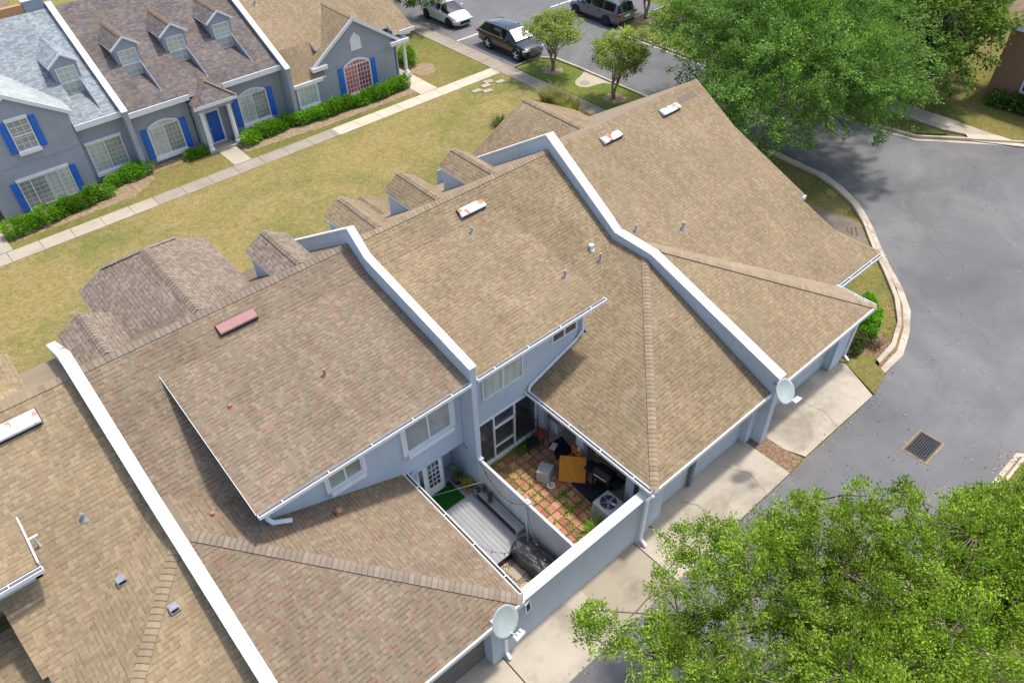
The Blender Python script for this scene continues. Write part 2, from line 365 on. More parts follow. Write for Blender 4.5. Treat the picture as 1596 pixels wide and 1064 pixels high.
# driveways behind the garages
b = MB()
for x0, x1, y0, y1 in ((-40,-1.9,5.95,8.0),(-1.85,5.82,5.95,8.2),(5.86,8.9,5.95,7.75),(11.3,12.1,5.95,7.75),(12.14,17.2,6.0,8.2)):
    b.box(x0, x1, y0, y1, -.1, .0)
b.build('driveway', 'drive'); tag(bpy.data.objects['driveway'], kind='structure')
b = MB(); b.box(8.9, 11.26, 5.95, 7.75, -.1, -.001); o = b.build('driveway', 'drive_dirty'); tag(o, kind='structure')
b = MB(); b.prism([(17.93,6.75,-.1),(18.2,6.05,-.1),(22.5,6.0,-.1),(23.25,7.55,-.1),(23.0,8.2,-.1),(17.93,8.2,-.1)], (0,0,.1)); o = b.build('driveway', 'drive'); tag(o, kind='structure')
sheet('soil_patch', [(17.2,6.0),(18.1,6.05),(17.95,6.75),(17.9,8.2),(17.2,8.2)], -.006, 'mulch')
sheet('concrete_apron', [(-40,5.98),(5.8,5.98),(5.8,6.05),(-40,6.05)], -.008, 'walk_mid')
# corner lawn at the end unit, with its kerb
KO = [(23.9,6.29),(25.3,6.32),(26.7,6.79),(28.02,7.44),(29.16,8.4),(30.34,9.67),(31.17,10.5),(32.73,11.95),(33.83,13.22),(34.62,14.63),(35.04,15.85),(35.05,17.0),(35.2,18.36),(35.2,27)]
KI = [(24.2,6.85),(25.5,6.95),(26.9,7.45),(28.2,8.3),(29.45,9.45),(30.4,10.35),(32.3,12.15),(33.35,13.35),(34.1,14.8),(34.5,16.1),(34.55,17.1),(34.6,18.4),(34.6,27)]
KI = [KI[0], KI[1], KI[2], KI[3], KI[4], (30.1,10.1), (30.75,10.75), KI[6], KI[7], KI[8], KI[9], KI[10], KI[11], KI[12]][:14]
sheet('lawn', [(22.6,6.0),(23.9,6.3)]+KI[:5]+KI[5:]+[(26,27),(26,8),(23.3,7.6)], -.004, 'lawn_mix')
def kerbstrip(name, outer, inner, gut=.55, h=.13):
    """kerb: raised inner lip plus a flat gutter pan towards the road"""
    b = MB(); N = min(len(outer), len(inner))
    for i in range(N-1):
        o0, o1, i0, i1 = [Vector((*p, 0)) for p in (outer[i], outer[i+1], inner[i], inner[i+1])]
        m0, m1 = i0.lerp(o0, .32), i1.lerp(o1, .32)
        d = .012
        m0d, m1d = i0.lerp(o0, .36), i1.lerp(o1, .36); c0, c1 = i0.lerp(o0, .54), i1.lerp(o1, .54)
        up_ = Vector((0,0,h))
        b.face([i0+up_, m0+up_, m1+up_, i1+up_]); b.face([m0+up_, m0d, m1d, m1+up_]); b.face([m0d, c0, c1, m1d], 1); b.face([c0, o0, o1, c1]); b.face([i1, i0, i0+up_, i1+up_][::-1])
    o = b.build(name, ['kerb', 'mulch']); tag(o, kind='structure'); return o
kerbstrip('kerb', KO, KI)
sheet('concrete_pad', [(28.2,12.6),(29.6,10.4),(30.2,10.2),(32.3,12.3),(32.2,13.3),(31.9,15.1),(29.0,14.6)], .004, 'pad')
# parking number 41 painted on the pad
b = MB()
def stroke(p, q, wd=.035):
    p, q = Vector((*p, .006)), Vector((*q, .006)); d = (q-p).normalized(); s_ = Vector((-d.y, d.x, 0))*wd
    b.face([p-s_, q-s_, q+s_, p+s_])
stroke((31.56,12.53), (31.20,12.22)); b.v = [(x, y, z) for x, y, z in b.v]
stroke((31.20,12.25), (31.22,12.02)); stroke((31.63,12.33), (31.12,11.96)); stroke((31.81,12.22), (31.21,11.75))
for i in range(0, len(b.v), 4):
    for k in range(4): x, y, z = b.v[i+k]; b.v[i+k] = (x, y, z+i*.0006)
o = b.build('painted_number', 'joint'); tag(o, 'number 41 painted in dark strokes on the concrete pad by the kerb', 'road marking')
# front walks of the far row
SEG = []
def walk(name, x0, x1, y0, y1, mat, step=1.5, axis=0, z=.0):
    b = MB(); a = x0 if axis == 0 else y0; e = x1 if axis == 0 else y1
    while a < e-.01:
        c = min(a+step, e)
        if axis == 0: b.box(a+.012, c-.012, y0, y1, z-.1, z, 0)
        else: b.box(x0, x1, a+.012, c-.012, z-.1, z, 0)
        a = c
    o = b.build(name, mat); tag(o, kind='structure')
walk('sidewalk', -12, 8.1, 37.0, 37.98, 'walk_mid', 1.45)
walk('sidewalk', 8.1, 18.8, 37.0, 37.98, 'walk_old', 1.5)
walk('sidewalk', 18.8, 30.95, 37.0, 37.98, 'walk_new', 1.5)
walk('sidewalk', 25.3, 26.6, 38.02, 41.3, 'walk_new', 1.6, 1)
walk('sidewalk', 12.75, 13.75, 38.02, 40.0, 'walk_mid', 2.2, 1)
walk('sidewalk', .2, 1.35, 38.02, 42.5, 'walk_mid', 2.2, 1)
walk('sidewalk', 30.98, 32.08, 15.2, 70, 'walk_old', 1.6, 1, .002)
# parking island
ISL = [(32.12,36.9),(33.5,37.05),(34.4,36.75),(34.95,36.1),(35.0,34.3),(35.05,32.0),(34.95,30.1),(34.95,27.5),(34.55,18),(32.12,18)]
sheet('lawn', ISL, .03, 'lawn_green', .2)
ko = [(32.12,37.12),(33.5,37.3),(34.65,36.95),(35.25,36.15),(35.3,34.3),(35.3,32),(35.25,30),(35.25,27)]
ki = [(32.12,36.8),(33.45,36.98),(34.35,36.65),(34.85,36.0),(34.93,34.2),(34.95,32),(34.9,30),(34.9,27)]
kerbstrip('kerb', ko, ki)
pad = [(34.9,33.3),(34.3,33.0),(33.55,32.75),(33.15,32.35),(33.1,31.9),(33.4,31.5),(34.0,31.4),(34.6,31.25),(34.9,30.6)]
sheet('concrete_pad', pad, .036, 'walk_mid')
def disc(name, cx, cy, r, z, mat, sx=1, seed=1, kind='structure'):
    rr = random.Random(seed)
    return sheet(name, [(cx+r*sx*(1+.12*rr.uniform(-1,1))*math.cos(a*.2618), cy+r*(1+.12*rr.uniform(-1,1))*math.sin(a*.2618)) for a in range(24)], z, mat, kind=kind)
disc('mulch_bed', 33.55, 34.9, .68, .036, 'soil', seed=2); disc('mulch_bed', 33.5, 29.3, .72, .036, 'soil', seed=3)
disc('soil_patch', 44.6, 36.6, .9, .036, 'soil', seed=4)
disc('soil_patch', 27.6, 41.0, .9, -.01, 'soil', seed=5)
disc('soil_patch', 25.0, 7.75, .9, .003, 'mulch', seed=6)
sheet('soil_patch', [(18.0,38.5),(25.3,38.5),(25.5,40.6),(18.0,40.6)], -.008, 'soil')
sheet('soil_patch', [(1.7,38.6),(7.6,38.7),(9.0,39.7),(9.0,41.1),(1.7,41.0)], -.008, 'soil')
sheet('soil_patch', [(9.2,40.3),(12.2,40.3),(12.2,41.2),(9.2,41.2)], -.008, 'soil')
sheet('soil_patch', [(13.9,38.9),(18.0,38.6),(18.0,41),(13.9,41)], -.007, 'soil')
# grass beyond the van
sheet('lawn', [(42.65,37.1),(44.55,37.15),(60,37.1),(60,20),(41.65,20),(41.6,34.3),(41.9,36.1)], .03, 'lawn_green', .2)
kerbstrip('kerb', [(47.5,37.45),(44.5,37.45),(42.6,37.4),(41.6,36.8),(41.25,36),(41.15,34.2),(41.1,18)], [(47.5,37.1),(44.5,37.1),(42.75,37.05),(41.95,36.55),(41.6,35.8),(41.5,34.2),(41.45,18)])
# far right corner lot
sheet('lawn', [(45.35,19),(45.35,8.6),(47.5,8.3),(90,8.3),(90,36),(42,36)], .028, 'lawn_mix', .2)
sheet('lawn', [(41.8,15.5),(43.6,13.6),(43.7,14.6),(43.7,17),(41.7,18)], .024, 'lawn_mix', .2)
sheet('sidewalk', [(43.9,20),(43.9,14.0),(44.6,12.0),(45.35,10.2),(45.4,20)], .034, 'walk_mid', .2)
sheet('sidewalk', [(44.4,13.9),(45.4,13.7),(45.4,15.2),(44.3,15.0)], .042, 'walk_new')
sheet('sidewalk', [(43.75,12.35),(45.4,9.6),(45.4,11.6),(44.3,12.9)], .044, 'walk_new')
kerbstrip('kerb', [(41.2,17),(41.7,14.4),(43.2,12.6),(45.4,9.9),(48,7.9),(75,7.9)], [(41.6,17),(42.1,14.6),(43.5,12.95),(45.7,10.2),(48.2,8.25),(75,8.25)])
# grass strip on the near side of the alley
sheet('lawn', [(-40,1.0),(23.55,1.0),(29.8,-6.1),(29.8,-40),(-40,-40)], .02, 'lawn_mix', .2)
kerbstrip('kerb', [(-40,1.32),(23.65,1.32),(30.1,-5.9)], [(-40,1.0),(23.5,1.0),(29.8,-6.1)], h=.06)
# parking lines
for x0, x1, y in ((32.15,37,43.1),(41.3,47,43.25)):
    sheet('parking_line', [(x0,y-.06),(x1,y-.06),(x1,y+.06),(x0,y+.06)], -.006, 'line')
# ground far beyond the street
sheet('ground', [(47.5,37.3),(90,37.3),(90,90),(47.5,90)], -.02, 'lawn_green')

def crack(pts, z, wd=.012, mat='joint', name='pavement_crack'):
    b = MB(); g_ = random.Random(len(pts)*7+int(pts[0][0]*10)); P_ = []
    for (x0, y0), (x1, y1) in zip(pts[:-1], pts[1:]):
        for k in range(6): t_ = k/6; P_.append((x0+(x1-x0)*t_+g_.uniform(-.04,.04), y0+(y1-y0)*t_+g_.uniform(-.04,.04)))
    P_.append(pts[-1])
    for p, q in zip(P_[:-1], P_[1:]):
        d = Vector((q[0]-p[0], q[1]-p[1])); L = d.length or 1; nx, ny = -d.y/L*wd*g_.uniform(.5,1.2), d.x/L*wd*g_.uniform(.5,1.2)
        b.face([(p[0]-nx,p[1]-ny,z),(q[0]-nx,q[1]-ny,z),(q[0]+nx,q[1]+ny,z),(p[0]+nx,p[1]+ny,z)])
    tag(b.build(name, mat), kind='structure')
crack([(13.6,7.7),(13.9,7.2),(13.7,6.7),(14.1,6.1)], .004)
crack([(15.9,6.0),(16.2,6.9),(15.8,7.6)], .004, .007)
crack([(20.2,6.05),(20.5,6.8),(20.3,7.6)], .004, .006)
# storm drain and manhole
t = thing('storm_drain', 'square metal grate with rusty concrete collar set in the alley asphalt', 'drain grate', (21.58,3.58,0))
b = MB(); b.box(-.66,.66,-.45,.45,-.05,.0); b.build('collar', M['soil'], t)
b = MB(); b.box(-.56,.56,-.36,.36,-.03,.004); b.build('pit', 'dark', t)
b = MB(); 
for i in range(9): y = -.32+i*.08; b.box(-.54,.54,y-.011,y+.011,.005,.02)
for j in range(9):
    for i in range(8):
        x = -.5+j*.125+(.06 if i % 2 else 0); b.box(x-.011,x+.011,-.31+i*.08,-.25+i*.08,.006,.021)
b.box(-.58,.58,-.38,-.34,.0,.022); b.box(-.58,.58,.34,.38,.0,.022); b.box(-.58,-.54,-.34,.34,.0,.022); b.box(.54,.58,-.34,.34,.0,.022)
M['iron'] = plain('cast_iron', (.05,.05,.055), .6, .3)
b.build('grate', 'iron', t)
t = thing('manhole_cover', 'round concrete manhole cover in the small pad between two crepe myrtles', 'manhole cover', (33.75,32.1,.04))
b = MB(); b.tube([(0,0,0),(0,0,.015)], .3, 20); b.build('cover', 'walk_old', t)
SL = ['stepping stone nearest the white walk on its left', 'front stepping stone of the five on the lawn', 'middle stepping stone of the five on the lawn', 'stepping stone just behind the middle one', 'stepping stone farthest right toward the street walk']
for (x, y), lb in zip(((28.11,35.97),(28.6,35.5),(29.0,36.15),(29.5,36.5),(30.04,35.98)), SL):
    b = MB(); b.box(-.3,.3,-.19,.19,-.03,.03); o = b.build('stepping_stone', 'walk_mid', loc=(x,y,0)); o.rotation_euler.z = random.uniform(-.25,.1)
    tag(o, 'pale '+lb, 'stepping stone', 'stepping stones on the lawn')

# ------------------------------------------------------------------ roof helpers
class Plane:
    def __init__(s, a, b, c): s.a, s.b, s.c = a, b, c
    def z(s, x, y): return s.a*x+s.b*y+s.c
RY, RZ = 18.35, 7.05
STEEP = Plane(0, .64, RZ-.64*RY); FRONT = Plane(0, -.64, RZ+.64*RY)
SHED = Plane(0, .216, 5.35-.216*12.4); ALLEY = Plane(0, .41, 2.5-.41*7.55)
def slab(mb, pts, pl, th=.14, mt=0, ms=1):
    g = Vector((pl.a, pl.b)); L = g.length or 1; gh = g/L if g.length else Vector((0, 1)); hh = Vector((-gh.y, gh.x)); k = math.sqrt(1+L*L)
    top = [Vector((x, y, pl.z(x, y))) for x, y in pts]
    uv = [(x*hh.x+y*hh.y+31, (x*gh.x+y*gh.y)*k+53) for x, y in pts]
    ar = sum(pts[i][0]*pts[(i+1) % len(pts)][1]-pts[(i+1) % len(pts)][0]*pts[i][1] for i in range(len(pts)))
    if ar < 0: top.reverse(); uv.reverse()
    mb.face(top, mt, uv)
    bot = [p-Vector((0,0,th)) for p in top]; mb.face(bot[::-1], ms)
    for i in range(len(top)):
        j = (i+1) % len(top); mb.face([bot[i], bot[j], top[j], top[i]], ms)
def cap(parent, p, q, mat, wd=.15, drop=.06, name='ridge_cap', lift=.016):
    """ridge or hip cap: a shallow inverted V strip with tabs along it"""
    p, q = Vector(p), Vector(q); d = (q-p); L = d.length; d.normalize(); s_ = d.cross(Vector((0,0,1))).normalized()
    b = MB(); lz = Vector((0,0,lift)); dz = Vector((0,0,drop))
    N = max(1, int(L/.15)); 
    for k in range(N):
        a, c = p+d*(L*k/N), p+d*(L*(k+1)/N); u0_, u1_ = L*k/N, L*(k+1)/N; l0 = Vector((0,0,.012)); l1 = Vector((0,0,0))
        u0_ = k*.15+.001; u1_ = (k+1)*.15-.001
        b.face([a+lz+l0, a-s_*wd+lz-dz+l0, c-s_*wd+lz-dz+l1, c+lz+l1][::-1], 0, [(u0_,0),(u0_,1),(u1_,1),(u1_,0)][::-1])
        b.face([a+lz+l0, a+s_*wd+lz-dz+l0, c+s_*wd+lz-dz+l1, c+lz+l1], 0, [(u0_,0),(u0_,1),(u1_,1),(u1_,0)])
    return b.build(name, mat, parent)
def gutter(parent, p, q, out, straps=1.3, wd=.12):
    """open trough hung along an eave from p to q; out = outward horizontal direction"""
    p, q, out = Vector(p), Vector(q), Vector(out).normalized(); d = (q-p).normalized(); L = (q-p).length
    b = MB(); c = (p+q)/2
    Z = Vector((0,0,1))
    b.obox(c+out*wd-Z*.05, d*(L/2), out*.013, Z*.055, 0)
    b.obox(c+out*(wd*.5)-Z*.10, d*(L/2-.01), out*(wd*.5), Z*.006, 0)
    b.obox(c+out*.012-Z*.04, d*(L/2), out*.012, Z*.055, 0)
    b.obox(c+out*(wd*.5)-Z*.07, d*(L/2-.02), out*(wd*.42), Z*.012, 1)
    for e in (-1, 1): b.obox(c+d*e*(L/2)+out*(wd*.5)-Z*.05, d*.01, out*(wd*.55), Z*.055, 0)
    k = max(1, int(L/straps))
    for i in range(k): b.obox(p+d*(L*(i+.5)/k)+out*(wd*.5)+Z*.004, d*.013, out*(wd*.6), Z*.006, 0)
    return b.build('gutter', ['gutter', 'debris'], parent)
def downspout(parent, pts, mat='gutter', s=.045):
    b = MB(); 
    for a, c in zip(pts[:-1], pts[1:]):
        a, c = Vector(a), Vector(c); d = (c-a).normalized(); x = Vector((1,0,0)) if abs(d.x) < .9 else Vector((0,1,0)); y = d.cross(x).normalized(); x = y.cross(d).normalized()
        b.obox((a+c)/2, x*s, y*s*.75, d*((c-a).length/2+s*.6), 0)
    return bevel(b.build('downspout', mat, parent), .01, 1)
def window(parent, x0, x1, z0, z1, y, pane='glass', cols=1, rows=1, fr=.05, mull=None, split=None, sill=False, trim=0, shutters=None, arch=0, pane2=None, mun=.012, name='window', head=0, frame='trim'):
    """window in a wall facing -y: pane mesh with muntins; frame, sill, shutters are sub-parts"""
    b = MB(); xm = (x0+x1)/2
    if arch:
        n_ = 12; pts = [(x0,y-.02,z0),(x1,y-.02,z0)]+[(x1-(x1-x0)*i/n_, y-.02, z1+arch*math.sin(math.pi*i/n_)) for i in range(n_+1)]
        b.prism(pts, (0,.02,0), 0)
    elif pane2:
        b.box(x0, xm, y-.02, y, z0, z1, 0); b.box(xm, x1, y-.02, y, z0, z1, 2)
    else: b.box(x0, x1, y-.02, y, z0, z1, 0)
    if arch and pane2: b.box(xm, x1, y-.024, y-.021, z0, z1, 2)
    zz = z1
    for i in range(1, cols): x = x0+(x1-x0)*i/cols; b.box(x-mun, x+mun, y-.032, y-.02, z0, z1+(arch*math.sin(math.pi*i/cols) if arch else 0), 1)
    for j in range(1, rows): z = z0+(z1-z0)*j/rows; b.box(x0, x1, y-.032, y-.02, z-mun, z+mun, 1)
    w_ = b.build(name, [pane, frame, pane2 or pane], parent)
    b = MB(); t = fr
    b.box(x0-t, x1+t, y-.06, y-.0, z0-t, z0); b.box(x0-t, x0, y-.06, y, z0, z1); b.box(x1, x1+t, y-.06, y, z0, z1)
    if arch:
        n_ = 12; prev = None
        b.box(x0, x1, y-.05, y, z1-.03, z1+.03)
        for i in range(n_+1):
            x = x1-(x1-x0)*i/n_; z = z1+arch*math.sin(math.pi*i/n_)
            if prev: b.prism([(prev[0],y-.06,prev[1]),(x,y-.06,z),(x,y-.06,z+t*1.6),(prev[0],y-.06,prev[1]+t*1.6)], (0,.055,0))
            prev = (x, z)
    else: b.box(x0-t, x1+t, y-.06, y, z1, z1+t)
    for q in ([xm] if mull is None else mull): b.box(q-.025, q+.025, y-.055, y-.02, z0, z1)
    if split: b.box(x0, x1, y-.055, y-.02, split-.025, split+.025)
    b.build('frame', frame, w_)
    if sill: b = MB(); b.box(x0-t-sill, x1+t+sill, y-.16, y+.0, z0-t-.17, z0-t-.002); b.build('sill', 'trim', w_)
    if head: b = MB(); b.box(x0-t-head, x1+t+head, y-.1, y, z1+t+.002, z1+t+.13); b.build('header_trim', 'trim', w_)
    if trim:
        for a_, c_ in ((x0-t-trim, x0-t-.002), (x1+t+.002, x1+t+trim)): b = MB(); b.box(a_, c_, y-.08, y, z0-.12, z1+.1); b.build('side_trim', 'trim', w_)
    if shutters:
        for sx in (-1, 1):
            a, c = (x0-t-.03-shutters, x0-t-.03) if sx < 0 else (x1+t+.03, x1+t+.03+shutters)
            b = MB(); b.box(a, c, y-.07, y, z0-.08, z1+.05)
            for k in range(2):
                h = (z1-z0+.13)/2; zz0 = z0-.08+h*k+.05; b.box(a+.05, c-.05, y-.082, y-.071, zz0, zz0+h-.1)
            b.build('shutter', 'shutter', w_)
    return w_

# ------------------------------------------------------------------ party walls of the near row
def party_wall(name, label, x0, x1, prof, wallmat, group):
    t = thing(name, label, 'wall', (0,0,0), group)
    b = MB(); b.prism([(x0, y, z) for y, z in prof]+[(x0, prof[-1][0], 0), (x0, prof[0][0], 0)], (x1-x0, 0, 0))
    b.build('wall', wallmat, t)
    b = MB(); o = .035; T = .055
    for i in range(len(prof)-1):
        (ya, za), (yb, zb) = prof[i], prof[i+1]
        e = .03 if i == len(prof)-2 else 0; e0 = .03 if i == 0 else 0
        sl = (zb-za)/(yb-ya); ya2 = ya-e0*(1 if yb > ya else -1); yb2 = yb+e*(1 if yb > ya else -1)
        b.prism([(x0-o, ya2, za+.004+(ya2-ya)*sl), (x0-o, yb2, zb+.004+(yb2-yb)*sl), (x0-o, yb2, zb+T+(yb2-yb)*sl), (x0-o, ya2, za+T+(ya2-ya)*sl)], (x1-x0+2*o, 0, 0))
    cp = b.build('coping', 'white', t)
    b = MB()
    for i in range(len(prof)-1):
        (ya, za), (yb, zb) = prof[i], prof[i+1]; L_ = math.hypot(yb-ya, zb-za)
        for k in range(1, int(L_/2.4)+1):
            f = k*2.4/L_
            if f < .98: yy, zz = ya+(yb-ya)*f, za+(zb-za)*f+T+.004; d_ = Vector((0, yb-ya, zb-za)).normalized(); b.obox((( x0+x1)/2, yy, zz), ((x1-x0)/2+o, 0, 0), d_*.008, Vector((0,0,.004)), 0)
    if b.v: b.build('seam', 'acm0', cp)
    return t
GP = 'party walls rising above the tan roofs'
party_wall('party_wall', 'blue party wall with white coping that bends over the big tan roofs and ends at a satellite dish', 17.48, 17.78,
           [(25.7,2.95),(18.42,7.56),(14.77,5.15),(13.07,5.10),(7.43,3.24)], 'blue', GP)
party_wall('party_wall', 'blue party wall with white coping between the pinkish roof and the tan roof, ending above the courtyards', 8.87, 9.06,
           [(25.7,2.95),(18.15,7.66),(17.35,6.98),(12.35,5.85)], 'blue', GP)
party_wall('party_wall', 'long straight party wall with broad white coping left of the pinkish roof', .36, .60,
           [(25.7,2.95),(18.42,7.56),(14.77,5.3),(13.07,5.08),(7.43,3.24),(7.4,3.23)], 'blue', GP)

# ------------------------------------------------------------------ near row townhouses
def roof_vent(parent, x, y, pl, L, mat, wd=.34, h=.16):
    """low slant-back ridge vent: curved hood on a flashing"""
    c = Vector((x, y, pl.z(x, y))); ux = Vector((1,0,0)); vy = Vector((0,1,pl.b)).normalized(); nz = ux.cross(vy).normalized()
    b = MB(); b.obox(c+nz*.01, ux*(L/2+.02), vy*(wd/2+.02), nz*.008, 2)
    pr = [(-.5,.02),(-.5,.12),(-.45,.155),(-.38,.165),(.38,.10),(.5,.06),(.5,.015)]
    P = [c+vy*(a*wd)+nz*(z*h/.17) - ux*(L/2) for a, z in pr]
    b.prism(P, ux*L, 0)
    b.obox(c-vy*(wd*.5+.003)+nz*.055, ux*(L/2-.03), vy*.004, nz*.03, 2)
    return b.build('roof_vent', [mat, 'metal', 'black'], parent)
def pipe(parent, x, y, pl, h=.25, r=.04, mat='metal', name='vent_pipe', hood=False):
    z = pl.z(x, y); b = MB(); b.tube([(x,y,z-.05),(x,y,z+.04)], [r*2.6, r*1.3], 12); b.tube([(x,y,z),(x,y,z+h)], r, 12)
    b.tube([(x,y,z+h*.9),(x,y,z+h*.901)], [r*1.25, r*1.25], 12)
    if hood: b.tube([(x,y,z+h*.85),(x,y,z+h+.05),(x,y,z+h+.09)], [r*2.1, r*2.1, r*.6], 12)
    return b.build(name, mat, parent, smooth=False)
def boxvent(parent, x, y, pl, s=.10):
    z = pl.z(x, y); b = MB(); b.box(x-s,x+s,y-s,y+s,z-.1,z+.13); b.box(x-s*1.2,x+s*1.2,y-s*1.2,y+s*1.2,z+.0,z+.02)
    b.box(x-s*.8,x+s*.8,y-s-.004,y-s,z+.03,z+.11,1)
    return b.build('roof_vent', ['metal', 'black'], parent)
def gdormer(parent, xc, yf, zr, hw, pl, shm, capm, ze=None, name='dormer', slope=.64, yback=None):
    """gabled dormer on a slope falling towards +y (front); seen from behind"""
    ze = ze if ze is not None else zr-hw*slope; sl = (zr-ze)/hw
    yb = (pl.c-zr)/(-pl.b) if pl.b < 0 else yf-3    # ridge meets roof
    yb = yback or yb
    ye = (pl.c-ze)/(-pl.b)                            # eave meets roof
    b = MB(); wx = hw-.1; yw = yf-.12
    zb = pl.z(0, yw)
    b.face([(xc-wx,yw,zb-.2),(xc-wx,yw,ze),(xc,yw,zr-.1),(xc+wx,yw,ze),(xc+wx,yw,zb-.2)][::-1])
    for s_ in (-1, 1):
        f = [(xc+s_*wx,ye-.1,ze-.02),(xc+s_*wx,yw,zb-.2),(xc+s_*wx,yw,ze-.02)]; b.face(f if s_ > 0 else f[::-1])
    d = b.build(name, 'bluegrey' if pl.b > 0 else 'blue', parent)
    b = MB()
    for s_ in (-1, 1):
        P = Plane(-s_*sl, 0, zr+s_*sl*xc)
        slab(b, [(xc, yb-.05), (xc, yf), (xc+s_*hw, yf), (xc+s_*hw, ye-.12)], P, .07)
    b.build('roof', [shm, 'trim'], d)
    cap(d, (xc, yb+.05, zr), (xc, yf, zr), capm, .12, .12*sl*.9)
    return d
def garage_mass(t, x0, x1, yf, ydoor, door=True, mat='blue', dmat='bluegrey', dx0=None, dx1=None, dz=2.15):
    """alley-facing garage front: piers, header and a panelled door"""
    b = MB(); b.box(x0, dx0, yf, ydoor+.25, 0, 2.42); b.box(dx1, x1, yf, ydoor+.25, 0, 2.42); b.box(dx0, dx1, yf, ydoor+.25, dz, 2.42)
    b.build('garage_wall', mat, t)
    b = MB(); N = 4
    for i in range(N): z = dz*i/N; b.box(dx0, dx1, ydoor, ydoor+.06, z+.012, z+dz/N-.012)
    b.box(dx0, dx1, ydoor+.03, ydoor+.07, 0, dz)
    return b.build('garage_door', dmat, t)

# ---- middle unit (tan roof, open garage side)
U2 = thing('townhouse', 'middle townhouse with plain tan roof, one rusty roof vent and screened back porch', 'townhouse', (0,0,0), 'townhouses of the near row')
b = MB(); X0, X1 = 9.07, 17.47; xe = 11.7; xr = 14.33
PK = (17.45, 13.3)
Wp = Plane(.41, 0, 2.5-.41*xe)   # west face
yv = lambda x: (Wp.z(x, 0)-STEEP.c)/STEEP.b
YB = (SHED.c-STEEP.c)/(STEEP.b-SHED.b)
slab(b, [(X0,RY),(X0,YB),(xr,YB),(xr,yv(xr)-.0),(X1,yv(X1)),(X1,RY)], STEEP)
slab(b, [(X0,12.4),(xr,12.4),(xr,YB),(X0,YB)], SHED)
slab(b, [(xe,7.55),(PK[0],13.3),(PK[0],yv(PK[0])),(xr,yv(xr)),(14.1,13.1),(xe,13.1)], Wp)
slab(b, [(xe,7.55),(X1,7.55),(X1,13.3),(PK[0],13.3)], ALLEY)
slab(b, [(X0,RY),(X0,25.7),(X1,25.7),(X1,RY)], FRONT, .14, 2)
rf2 = b.build('roof', ['sh_tan', 'trim', 'sh_smooth'], U2)
cap(U2, (X0+.03, RY, RZ), (X1-.03, RY, RZ), 'cap_tan', .15, .09)
cap(U2, (xr+.05, yv(xr+.05), STEEP.z(0,yv(xr+.05))), (X1-.03, yv(X1-.03), STEEP.z(0,yv(X1-.03))), 'debris', .02, 0, 'valley_flashing', -.006)
cap(U2, (xe, 7.55, 2.5), (PK[0], PK[1], Wp.z(*PK)), 'cap_tan', .13, .03)
for xc in (10.22, 12.66, 15.12): gdormer(U2, xc, 21.0, 6.93, .74, FRONT, 'sh_tan', 'cap_tan', 6.46)
# small porch roof over the front door glimpsed between dormers
b = MB(); 
for s_ in (-1, 1): slab(b, [(12.8,22.6),(12.8,24.45),(12.8+s_*1.1,24.45),(12.8+s_*1.1,23.3)], Plane(-s_*.5, 0, 4.27+s_*.5*12.8), .08)
b.build('porch_roof', ['sh_tan', 'trim'], U2)
b = MB()
b.box(9.07, 14.05, 13.1, 13.3, 2.3, 5.28); b.box(12.12, 14.05, 13.1, 13.3, 0, 2.3)
b.prism([(14.05,13.0,2.0),(14.05,16.9,4.5),(14.05,16.9,6.1),(14.05,13.0,5.28)], (.15,0,0))
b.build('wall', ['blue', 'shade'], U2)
b = MB(); b.box(9.07, 17.47, 25.2, 25.4, 0, 2.5); b.build('front_wall', 'blue', U2)
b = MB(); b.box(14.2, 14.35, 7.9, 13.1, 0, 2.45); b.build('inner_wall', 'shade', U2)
b = MB(); b.box(9.07,14.25,12.5,13.1,5.18,5.22); b.build('soffit', 'trim', U2)
window(U2, 9.82, 11.43, 3.36, 4.42, 13.1, 'curtain', fr=.04)
window(U2, 12.80, 13.84, 3.94, 4.45, 13.1, 'glass', fr=.04)
gutter(U2, (9.1, 12.42, 5.33), (14.42, 12.42, 5.33), (0,-1,0))
gutter(U2, (11.68, 13.08, 2.48), (11.68, 7.6, 2.48), (-1,0,0))
downspout(U2, [(14.3,12.42,5.2),(14.25,12.95,5.05),(14.12,13.0,4.9),(14.12,13.0,3.75),(13.9,13.03,3.45),(11.75,13.03,2.66),(11.66,13.0,2.5)])
downspout(U2, [(11.6,7.52,2.35),(11.5,7.6,2.2),(11.45,7.6,.22),(11.45,7.38,.06)], s=.055)
# screened porch: frames, dark screen, floor room behind
sp = MB(); sp.box(9.1,12.08,13.12,13.135,.16,2.3); sc2 = sp.build('porch_screen', 'glass', U2)
b = MB()
for x in (10.18, 11.08, 12.06): b.box(x-.03,x+.03,13.06,13.11,.16,2.3)
b.box(10.2,11.08,13.06,13.11,1.62,1.70); b.box(10.2,11.08,13.06,13.11,.68,.73); b.box(9.1,12.1,13.04,13.12,.0,.17); b.box(9.1,12.1,13.05,13.11,2.26,2.31)
b.build('screen_frame', 'trim', sc2)
b = MB(); b.box(9.12,12.05,13.5,13.52,.2,2.2); b.build('backing', 'dark', sc2)
